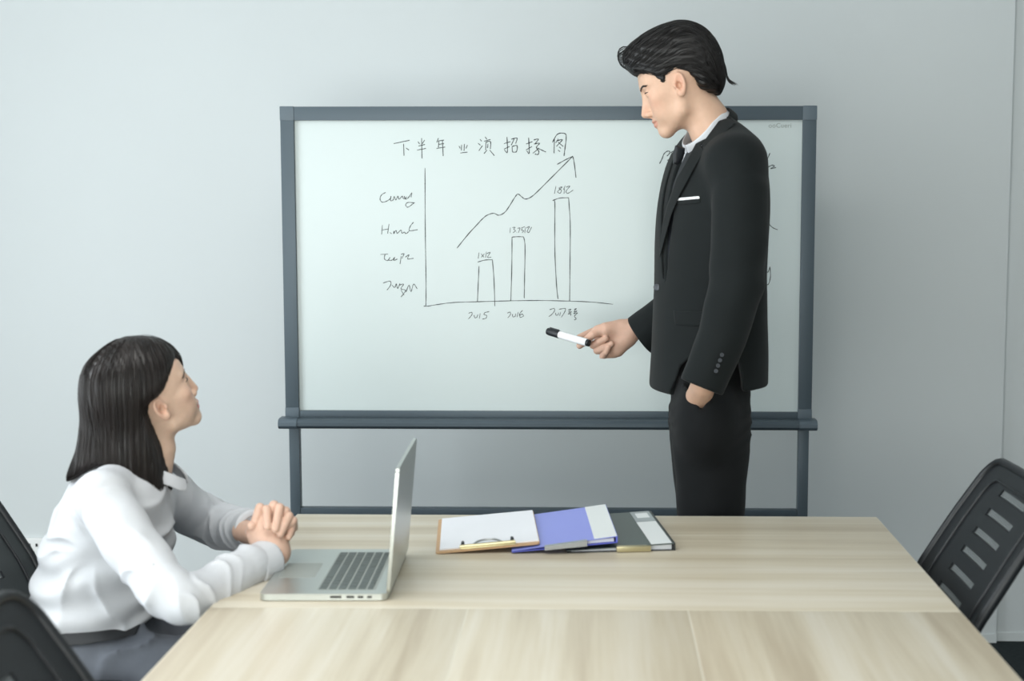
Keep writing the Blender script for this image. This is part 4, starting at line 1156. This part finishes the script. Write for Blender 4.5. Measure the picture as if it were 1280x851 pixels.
def comb(p, t):
    d = np.zeros_like(p); back = np.clip((-p[:, 0]-.03)/.08, 0, 1)
    d[:, 0] = -1.0+.75*back; d[:, 2] = .30-.55*np.clip((.09-p[:, 2])/.08, 0, 1)-1.1*back; d[:, 1] = .10*np.sign(p[:, 1])*(1-t)
    return d
pth = grow(man_hair_s, sd_, comb, 10, .0065, rng.uniform(-.0005, .0022, len(sd_)).astype(F32))
v, fq = strands_mesh(pth, rng.uniform(.0006, .0013, len(sd_)), .2)
tag(mk('hair_locks', (v*HS)@HR.T+ho, fq, M['hair_dark'], man, True, world=True), kind='stuff')
# stray locks curling over the brow, the flick at the nape
loose = []
for k in range(26):
    y = rng.uniform(-.045, .060); a = rng.uniform(.0, .010)
    loose.append(spline([(.070, y, .130), (.094+a, y*1.05, .140-a), (.110+a*.8, y*1.05, .122), (.112+a*.5, y, .098), (.098, y*.95, .078)], 11))
for k in range(40):
    y = rng.uniform(-.045, .045); a = rng.uniform(0, .014)
    loose.append(spline([(-.126, y, .045), (-.128, y, .005), (-.121-a*.2, y, -.022), (-.120-a*.6, y, -.040), (-.127-a*1.1, y*1.05, -.052-a*.3)], 11))
for k in range(60):
    y = rng.choice((-1, 1))*rng.uniform(.066, .074); x0 = rng.uniform(-.05, -.02)
    loose.append(spline([(x0+.02, y*.98, .045), (x0-.015, y, .030), (x0-.035, y*.99, .005), (x0-.048, y*.93, -.022), (x0-.055, y*.84, -.045)], 11))
L_ = np.array(loose).transpose(1, 0, 2)
v, fq = strands_mesh(L_, rng.uniform(.0005, .0010, L_.shape[1]), .2)
tag(mk('stray_hair', (v*HS)@HR.T+ho, fq, M['hair_dark'], man, True, world=True), kind='stuff')

# ---- the marker in his hand
rear, tip_ = at(736, 428.8, 3.640), at(684.5, 413.8, 3.720)
ax_m = (tip_-rear)/np.linalg.norm(tip_-rear); Lm = np.linalg.norm(tip_-rear)
mk_ = thing('marker', 'white board marker with black cap held in the standing man\'s hand', 'marker', tuple(rear))
Mm = Vector(ax_m).to_track_quat('Z', 'Y').to_matrix().to_4x4()
auto_smooth(MB().lathe([(.0094, .006), (.0098, .008), (.0098, Lm*.70), (.0088, Lm*.715)], 24, Mm).build('barrel', M['linen'], mk_))
auto_smooth(MB().lathe([(.0060, -.002), (.0086, -.0015), (.0090, 0), (.0090, .0062)], 24, Mm).build('end_plug', M['black_plastic'], mk_))
cp_ = auto_smooth(MB().lathe([(.0102, Lm*.70), (.0104, Lm*.72), (.0100, Lm*.96), (.0088, Lm*.995), (.0060, Lm)], 24, Mm).build('cap', M['black_plastic'], mk_))
MB().box((-.0022, .0098, Lm*.73), (.0022, .0122, Lm*.95), .0008, Mm).build('cap_rib', M['black_plastic'], cp_)
for k, (a, b) in enumerate(((.24, .32), (.38, .60))):
    MB().box((-.003, .0093, Lm*a), (.0015, .01005, Lm*b), 0, Mm @ Matrix.Rotation(math.radians(35), 4, 'Z')).build('printed_band', M['print'], mk_)
# ================================================================ the seated woman
WYc = 2.76
wa = math.radians(12)
wf = np.array((math.cos(wa), math.sin(wa), 0)); wl_ = np.array((-math.sin(wa), math.cos(wa), 0))      # forward, left (away from the camera)
def wom_rows(rows):
    o = []
    for py, fr, bk, b in rows:
        A, B_ = at(bk, py, WYc), at(fr, py, WYc); ext = (B_[0]-A[0])/2
        a = math.sqrt(max(ext**2-(b*math.sin(wa))**2, .03**2))/math.cos(wa)
        o.append((A[2], (A[0]+B_[0])/2, WYc, a, b))
    return smooth_rows(o[::-1])
WT = wom_rows([(572, 190, 118, .055), (585, 203, 104, .105), (600, 211, 92, .140), (620, 215, 80, .155), (650, 216, 68, .158), (690, 214, 54, .152), (730, 208, 43, .148), (760, 200, 34, .152), (790, 190, 38, .158), (815, 186, 48, .160)])
sn = [at(128, 622, 2.600), at(160, 675, 2.545), at(200, 730, 2.480), at(228, 752, 2.455), at(262, 738, 2.520), at(300, 716, 2.600), at(336, 698, 2.660)]
snr = [.052, .0500, .0465, .0445, .042, .039, .0345]
sf_ = [at(212, 618, 2.905), at(238, 640, 2.965), at(268, 655, 3.000), at(295, 662, 2.930), at(318, 661, 2.800)]
sfr = [.050, .050, .047, .043, .036]
axn = (sn[6]-sn[5])/np.linalg.norm(sn[6]-sn[5]); axf = (sf_[4]-sf_[3])/np.linalg.norm(sf_[4]-sf_[3])
def wtorso(P): return loft(P, WT, wf, wl_, 2.25, ztop=at(150, 570, WYc)[2], zbot=at(120, 812, WYc)[2], k=.03)
w_hem = px_poly([(-60, 400), (420, 400), (420, 700), (205, 762), (188, 780), (150, 797), (110, 803), (84, 800), (60, 782), (30, 770), (-60, 760)], 2.66)
def shirt_f(P):
    z = P[:, 2]
    t = wtorso(P)
    # drag folds from under the arm round to the back
    fold = np.sin(((z-.25*P[:, 0])*95+2.4*waves(P, .22, seed=4)))
    lowm = np.clip((at(0, 640, WYc)[2]-z)/.10, 0, 1)
    und = at(118, 690, 2.60)
    q_ = np.sqrt((P[:, 0]-und[0])**2+(z-und[2])**2); an_ = np.arctan2(z-und[2], P[:, 0]-und[0])
    drag = crease(an_*4.2+1.4*waves(P, .16, seed=2))*np.clip((q_-.02)/.06, 0, 1)*np.exp(-(q_/.20)**2)*(P[:, 1] < WYc)
    t = t-.0170*drag*drag+.0050*fold*lowm+.0045*waves(P, .11, (1, 1, 1.3), seed=8)
    t = smin(t, cone(P, at(165, 590, 2.76), sn[0], .042, .050), .035)
    t = smin(t, cone(P, at(168, 590, 2.78), sf_[0], .040, .046), .035)
    # open neck
    n0 = at(196, 575, 2.765); n1 = at(180, 620, 2.765)
    ax = (n0-n1)/np.linalg.norm(n0-n1)
    t = smax(t, -np.maximum(cone(P, n0+ax*.1, n0-ax*.03, .052, .046), -((P-n1.astype(F32))@ax.astype(F32)-.02)), .008)
    a = chain(P, sn, snr)
    e = np.exp(-(((P-sn[3].astype(F32))**2).sum(1))/(2*.07**2))
    s_ = (P@axn.astype(F32))
    inn = at(206, 700, 2.47); q2 = np.sqrt((P[:, 0]-inn[0])**2+(z-inn[2])**2); a2 = np.arctan2(z-inn[2], P[:, 0]-inn[0])
    rad = crease(a2*3.6+1.1*waves(P, .12, seed=3))*np.exp(-(q2/.13)**2)*np.clip((q2-.015)/.05, 0, 1)
    fore = np.clip((P[:, 0]-at(235, 700, 2.5)[0])/.05, 0, 1)*np.clip((at(325, 700, 2.65)[0]-P[:, 0])/.05, 0, 1)
    a = a-.0175*rad*rad-.0095*fore*crease(s_*62+1.6*waves(P, .09, seed=1))**2+.0030*waves(P, .070, seed=11)+.0045*waves(P, .13, seed=12)
    sm_ = (P-(sn[0]*.82+sn[1]*.18).astype(F32))@((sn[1]-sn[0])/np.linalg.norm(sn[1]-sn[0])).astype(F32)+.25*(z-sn[0][2])
    seam = np.exp(-(sm_/.0045)**2)
    a = smax(a, (P-sn[6].astype(F32))@axn.astype(F32), .004)
    b = chain(P, sf_, sfr)+.0026*waves(P, .080, seed=13)-.0065*crease((P@axf.astype(F32))*58+1.5*waves(P, .1, seed=5))**2*np.clip((P[:, 0]-sf_[1][0])/.05, 0, 1)
    b = smax(b, (P-sf_[4].astype(F32))@axf.astype(F32), .004)
    d = smin(t, a, .012)+.0035*seam*np.exp(-((P-sn[0].astype(F32))**2).sum(1)/(.075**2)); d = smin(d, b, .022)
    return smax(d, poly2(P[:, 0], z, w_hem), .012)
# ---- clasped hands: right hand (near) upright with its back to the camera, left fingers laced over it
def clasp_right(P):
    Y = 2.668
    A = lambda x, y, dy=0: at(x, y, Y+dy)
    d = chain(P, [A(316, 706, -.03), A(334, 699, -.006), A(343, 692, 0)], [.0235, .0235, .0245])
    d = smin(d, chain(P, [A(344, 690, 0), A(336, 677, .002), A(327, 665, .004)], [.0235, .0225, .0165]), .015)
    d = smin(d, chain(P, [A(346, 688, 0), A(346, 676, .002), A(345, 666, .004)], [.0220, .0205, .0150]), .015)
    d = smin(d, chain(P, [A(337, 690, .006), A(322, 676, .008), A(316, 668, .008)], [.0200, .0165, .0125]), .012)
    for mcp, pip, tip, r in (((317, 663, .004), (325, 634.5, .010), (332, 640, .050), .0090), ((328, 660, .002), (342.5, 631.5, .008), (347, 640, .052), .0094),
                             ((339, 661, .002), (357, 639.0, .008), (360, 648, .050), .0092), ((348, 666, .004), (366.5, 650.5, .006), (368, 660, .044), .0080)):
        d = smin(d, chain(P, [A(*mcp), A(*pip), A(*tip)], [r*1.15, r*1.04, r*.85]), .004)
    # thumb crossing, tip seen end-on at the left
    d = smin(d, chain(P, [A(320, 672, .020), A(313, 664, .018), A(314.5, 657.5, -.004)], [.0125, .0105, .0092]), .004)
    return d
def clasp_left(P):
    Y = 2.712
    A = lambda x, y, dy=0: at(x, y, Y+dy)
    d = chain(P, [A(305, 664, .085), A(322, 668, .045), A(332, 668, .026)], [.0235, .0225, .0225])
    d = smin(d, chain(P, [A(332, 668, .026), A(344, 662, .014), A(352, 652, .006)], [.0230, .0220, .0160]), .015)
    d = smin(d, chain(P, [A(334, 676, .022), A(350, 672, .010), A(360, 664, .004)], [.0210, .0190, .0140]), .015)
    d = smin(d, chain(P, [A(326, 660, .030), A(334, 650, .018), A(338, 640, .010)], [.0190, .0170, .0130]), .012)
    # fingers come over the top between the right-hand knuckles and lie on the back of the right hand
    for a, b, c, r in (((334, 645, .002), (333.5, 636.5, -.046), (334.5, 659.0, -.068), .0084), ((347, 645, .000), (349.5, 634.5, -.046), (344.5, 661.0, -.066), .0088),
                       ((357, 652, .000), (361, 645.0, -.044), (350.5, 667.0, -.062), .0086), ((362, 660, .000), (366, 655.5, -.030), (361.0, 671.0, -.046), .0074)):
        d = smin(d, chain(P, [A(*a), A(*b), A(*c)], [r*1.1, r*1.05, r*.85]), .0035)
    return d
# ---- head
WS = .85
WR = frame(37, 25, 8)
wo = at(200.5, 511, 2.700)-WS*WR@np.array((EAR[0], -EAR[1], EAR[2]))
wn_l = to_head(np.array([at(193, 560, 2.765), at(184, 600, 2.765), at(170, 640, 2.765)], F32), wo, WR, WS)
wom_head = make_head(True, ([np.array((-.028, 0, -.045)), wn_l[0], wn_l[1], wn_l[2]], [.044, .0480, .052, .06]))
parts_v, parts_f, parts_c = [], [], []
hv, hf = mesh_sdf(wom_head, (-.17, -.13, -.27), (.13, .13, .13), .0022); hv = relax(hv, hf, 1, .4)
add_part((hv*WS)@WR.T+wo, hf, head_tint(hv, SKIN_W, True))
for fn in (clasp_right, clasp_left):
    v, fq = mesh_sdf(fn, *box_px([(296, 720), (382, 616)], 2.60, 2.84), .0016); add_part(relax(v, fq, 1), fq, flat_tint(v, rgb(214, 178, 158)))
# ---- slacks: hips and two thighs under the table
hipc = at(112, 812, 2.76)
TH_N = [np.array((-.97, 2.67, .535)), np.array((-.80, 2.655, .530)), np.array((-.52, 2.64, .515)), np.array((-.50, 2.64, .30)), np.array((-.52, 2.64, .09))]
TH_F = [np.array((-.97, 2.84, .535)), np.array((-.80, 2.87, .532)), np.array((-.50, 2.92, .515)), np.array((-.47, 2.93, .30)), np.array((-.49, 2.93, .09))]
TH_R = [.090, .086, .066, .062, .058]
def slacks_f(P):
    d = smin(chain(P, TH_N, TH_R), chain(P, TH_F, TH_R), .02)
    d = smin(d, ell(P, (-.985, 2.755, .575), (.125, .165, .105)), .04)
    d = d+.0040*waves(P, .11, (1, 1.6, 1.6), seed=6)-.016*crease((P[:, 0]*.8+P[:, 1]*.5-P[:, 2])*24+1.8*waves(P, .14, seed=7))**2*np.exp(-((P[:, 0]+.84)/.10)**2)
    return smax(smax(smax(d, P[:, 2]-.665, .01), .07-P[:, 2], .01), .486-P[:, 2]-5*np.clip(P[:, 0]+.62, 0, 1), .02)
def wom_under(P):
    d = np.maximum(wtorso(P)+.020, P[:, 2]-at(150, 592, WYc)[2])
    d = np.minimum(d, slacks_f(P)+.012)
    d = np.minimum(d, np.maximum(chain(P, sn, [r-.014 for r in snr]), (P-sn[6].astype(F32))@axn.astype(F32)+.01))
    return np.minimum(d, np.maximum(chain(P, sf_, [r-.014 for r in sfr]), (P-sf_[4].astype(F32))@axf.astype(F32)+.01))
v, fq = mesh_sdf(wom_under, (-1.20, 2.36, .06), (-.40, 3.10, 1.02), .010); add_part(v, fq, flat_tint(v, SKIN_W))
wom = mk('person', np.concatenate(parts_v), np.concatenate(parts_f), M['skin'], None, True, loc=(-.95, WYc, 0))
colour(wom, np.concatenate(parts_c))
tag(wom, 'seated woman with dark shoulder-length hair in a white shirt, hands clasped on the table', 'person')
add_eyes(wom, WR, wo, WS, True, wom_head)
sdf_obj('shirt', shirt_f, (-1.24, 2.36, .54), (-.52, 3.10, 1.03), .0036, M['shirt'], wom, 1)
sdf_obj('slacks', slacks_f, (-1.15, 2.52, .06), (-.38, 3.04, .70), .006, M['slacks'], wom)
# waistband where the shirt is tucked
def waist_f(P): return smax(np.abs(slacks_f(P)-.004)-.003, np.maximum(np.abs(P[:, 2]-.632-.06*(P[:, 0]+.98))-.014, P[:, 0]+.865), .002)
sdf_obj('waistband', waist_f, (-1.16, 2.55, .60), (-.80, 2.97, .70), .003, M['belt'], wom)
for leg in (TH_N[-1], TH_F[-1]):
    def shoe_w(P, leg=leg):
        q = P-leg.astype(F32)*np.array((1, 1, 0), F32)
        d = ell(q, (.06, 0, .022), (.125, .037, .035)); d = smin(d, ell(q, (-.01, 0, .045), (.052, .032, .05)), .03)
        return smax(d, -q[:, 2]+.002, .006)
    sdf_obj('shoe', shoe_w, leg+np.array((-.1, -.08, -.1)), leg+np.array((.22, .08, .05)), .006, M['leather'], wom)
# cuffs: double bands at the wrists
def cuff(p, ax, r, name):
    def f(P):
        q = P-p.astype(F32); h = q@ax.astype(F32); rr = np.sqrt(np.clip((q**2).sum(1)-h*h, 0, None))
        return smax(np.abs(rr-(r-.006))-.0075, np.abs(h+.018)-.024, .004)
    sdf_obj(name, f, p-.09, p+.09, .0024, M['shirt'], wom)
cuff(sn[6], axn, .0372, 'cuff'); cuff(sf_[4], axf, .0385, 'cuff')
# shirt collar: soft open leaf round the neck
wnc = at(193, 580, 2.765); wnu = np.array(at(199, 545, 2.765)-at(186, 600, 2.765)); wnu /= np.linalg.norm(wnu)
wnf = wf-wnu*(wf@wnu); wnf /= np.linalg.norm(wnf); wnl = np.cross(wnu, wnf)
def wcollar(P):
    q = P-wnc.astype(F32); u, v_, h = q@wnf.astype(F32), q@wnl.astype(F32), q@wnu.astype(F32)
    r = np.sqrt((u/1.12)**2+v_**2); an = np.abs(np.arctan2(v_, u))
    d = np.abs(r-(.054-.45*h))-.0030
    d = smax(d, -.020-.012*np.exp(-((an-.5)/.4)**2)-h, .002); d = smax(d, h-.006+.020*np.exp(-(an/.8)**2), .002)
    return np.maximum(d, (.30-an)*.05)
sdf_obj('shirt_collar', wcollar, wnc-.13, wnc+.13, .0022, M['shirt'], wom)
for k in range(5):
    p = snap(at(203+1.6*k, 622+17*k, 2.55), (0, 1, 0), shirt_f)
    if p is None: continue
    MB().lathe([(.0045, -.001), (.0050, .0005), (.0045, .0018), (.001, .0012)], 12, Matrix.Translation(p) @ Vector((.6, -.8, 0)).to_track_quat('Z', 'Y').to_matrix().to_4x4()).build('shirt_button', M['linen'], wom, True, world=True)


# ---- hair: cap over the skull and a straight fall to the shoulders
fall = px_poly([(109, 452), (125, 428), (152, 415), (190, 415), (206, 421), (215, 437), (216, 458), (212, 478), (205, 491), (198, 496), (193, 505), (192, 520), (197, 540), (203, 562), (207, 590), (208, 614), (198, 620), (180, 612), (160, 590), (140, 574), (118, 582), (95, 596), (76, 603), (72, 600), (90, 580), (104, 555), (106, 520), (104, 490)], 2.735)
fall = ring(fall, 3)
hc = wo+WS*WR@np.array((-.012, 0, .035))
def wom_hair_s(P):
    L = to_head(P, wo, WR, WS)
    cap = ell(L, (-.020, 0, .042), (.120, .0900, .112))*F32(WS)
    z = P[:, 2]
    pl = poly2(P[:, 0], z, fall)
    yc = np.interp(z, [at(0, 600, 2.7)[2], at(0, 520, 2.7)[2], at(0, 440, 2.7)[2]], [2.735, 2.745, 2.765]).astype(F32)
    hw = np.interp(z, [at(0, 620, 2.7)[2], at(0, 560, 2.7)[2], at(0, 500, 2.7)[2], at(0, 420, 2.7)[2]], [.080, .088, .088, .080]).astype(F32)
    cx = np.interp(z, [at(0, 600, 2.7)[2], at(0, 520, 2.7)[2]], [at(154, 600, 2.735)[0], at(166, 520, 2.735)[0]]).astype(F32)
    q = np.sqrt(((P[:, 0]-cx)/.105)**2+((P[:, 1]-yc)/hw)**2)
    col = (q-1)*.085
    col = smax(col, z-at(0, 452, 2.7)[2], .05)
    d = smin(cap, col, .03)
    return smax(d, pl, .012)
def wom_hair(P):
    d = wom_hair_s(P)
    L = to_head(P, wo, WR, WS)
    d = smax(d, -(wom_head(L)*F32(WS)+.003), .002)
    st_ = np.sin((P[:, 0]*.8+P[:, 1]*.9)*520+2.5*waves(P, .10, (1, 1, .25), seed=15))
    return d+.0006*st_
lo, hi = np.array((-1.05, 2.60, .88)), np.array((-.74, 2.90, 1.25))
V_, F_ = mesh_sdf(wom_hair, lo, hi, .0026)
mk('hair', V_, F_, M['hair_brown'], wom, True, world=True)
ok = V_[(np.abs(wom_hair_s(V_.astype(F32))) < .004)]
sd_ = ok[rng.choice(len(ok), 3600)]
part_z = at(0, 425, 2.73)[2]
def fallf(p, t):
    d = np.zeros_like(p); d[:, 2] = -1.0
    top = np.clip((p[:, 2]-at(0, 470, 2.73)[2])/.06, 0, 1)
    q = p-hc.astype(F32)
    d[:, 0] += .5*top*np.sign(q[:, 0])*0; d[:, :2] += top[:, None]*q[:, :2]*9
    low = np.clip((at(0, 560, 2.73)[2]-p[:, 2])/.05, 0, 1); d[:, 0] -= low*.55*np.clip((at(150, 560, 2.73)[0]-p[:, 0])/.05, 0, 1)
    return d
pth = grow(wom_hair_s, sd_, fallf, 12, .0095, rng.uniform(-.0008, .0020, len(sd_)).astype(F32))
v, fq = strands_mesh(pth, rng.uniform(.0004, .0009, len(sd_)), .2)
tag(mk('hair_locks', v, fq, M['hair_brown'], wom, True, world=True), kind='stuff')
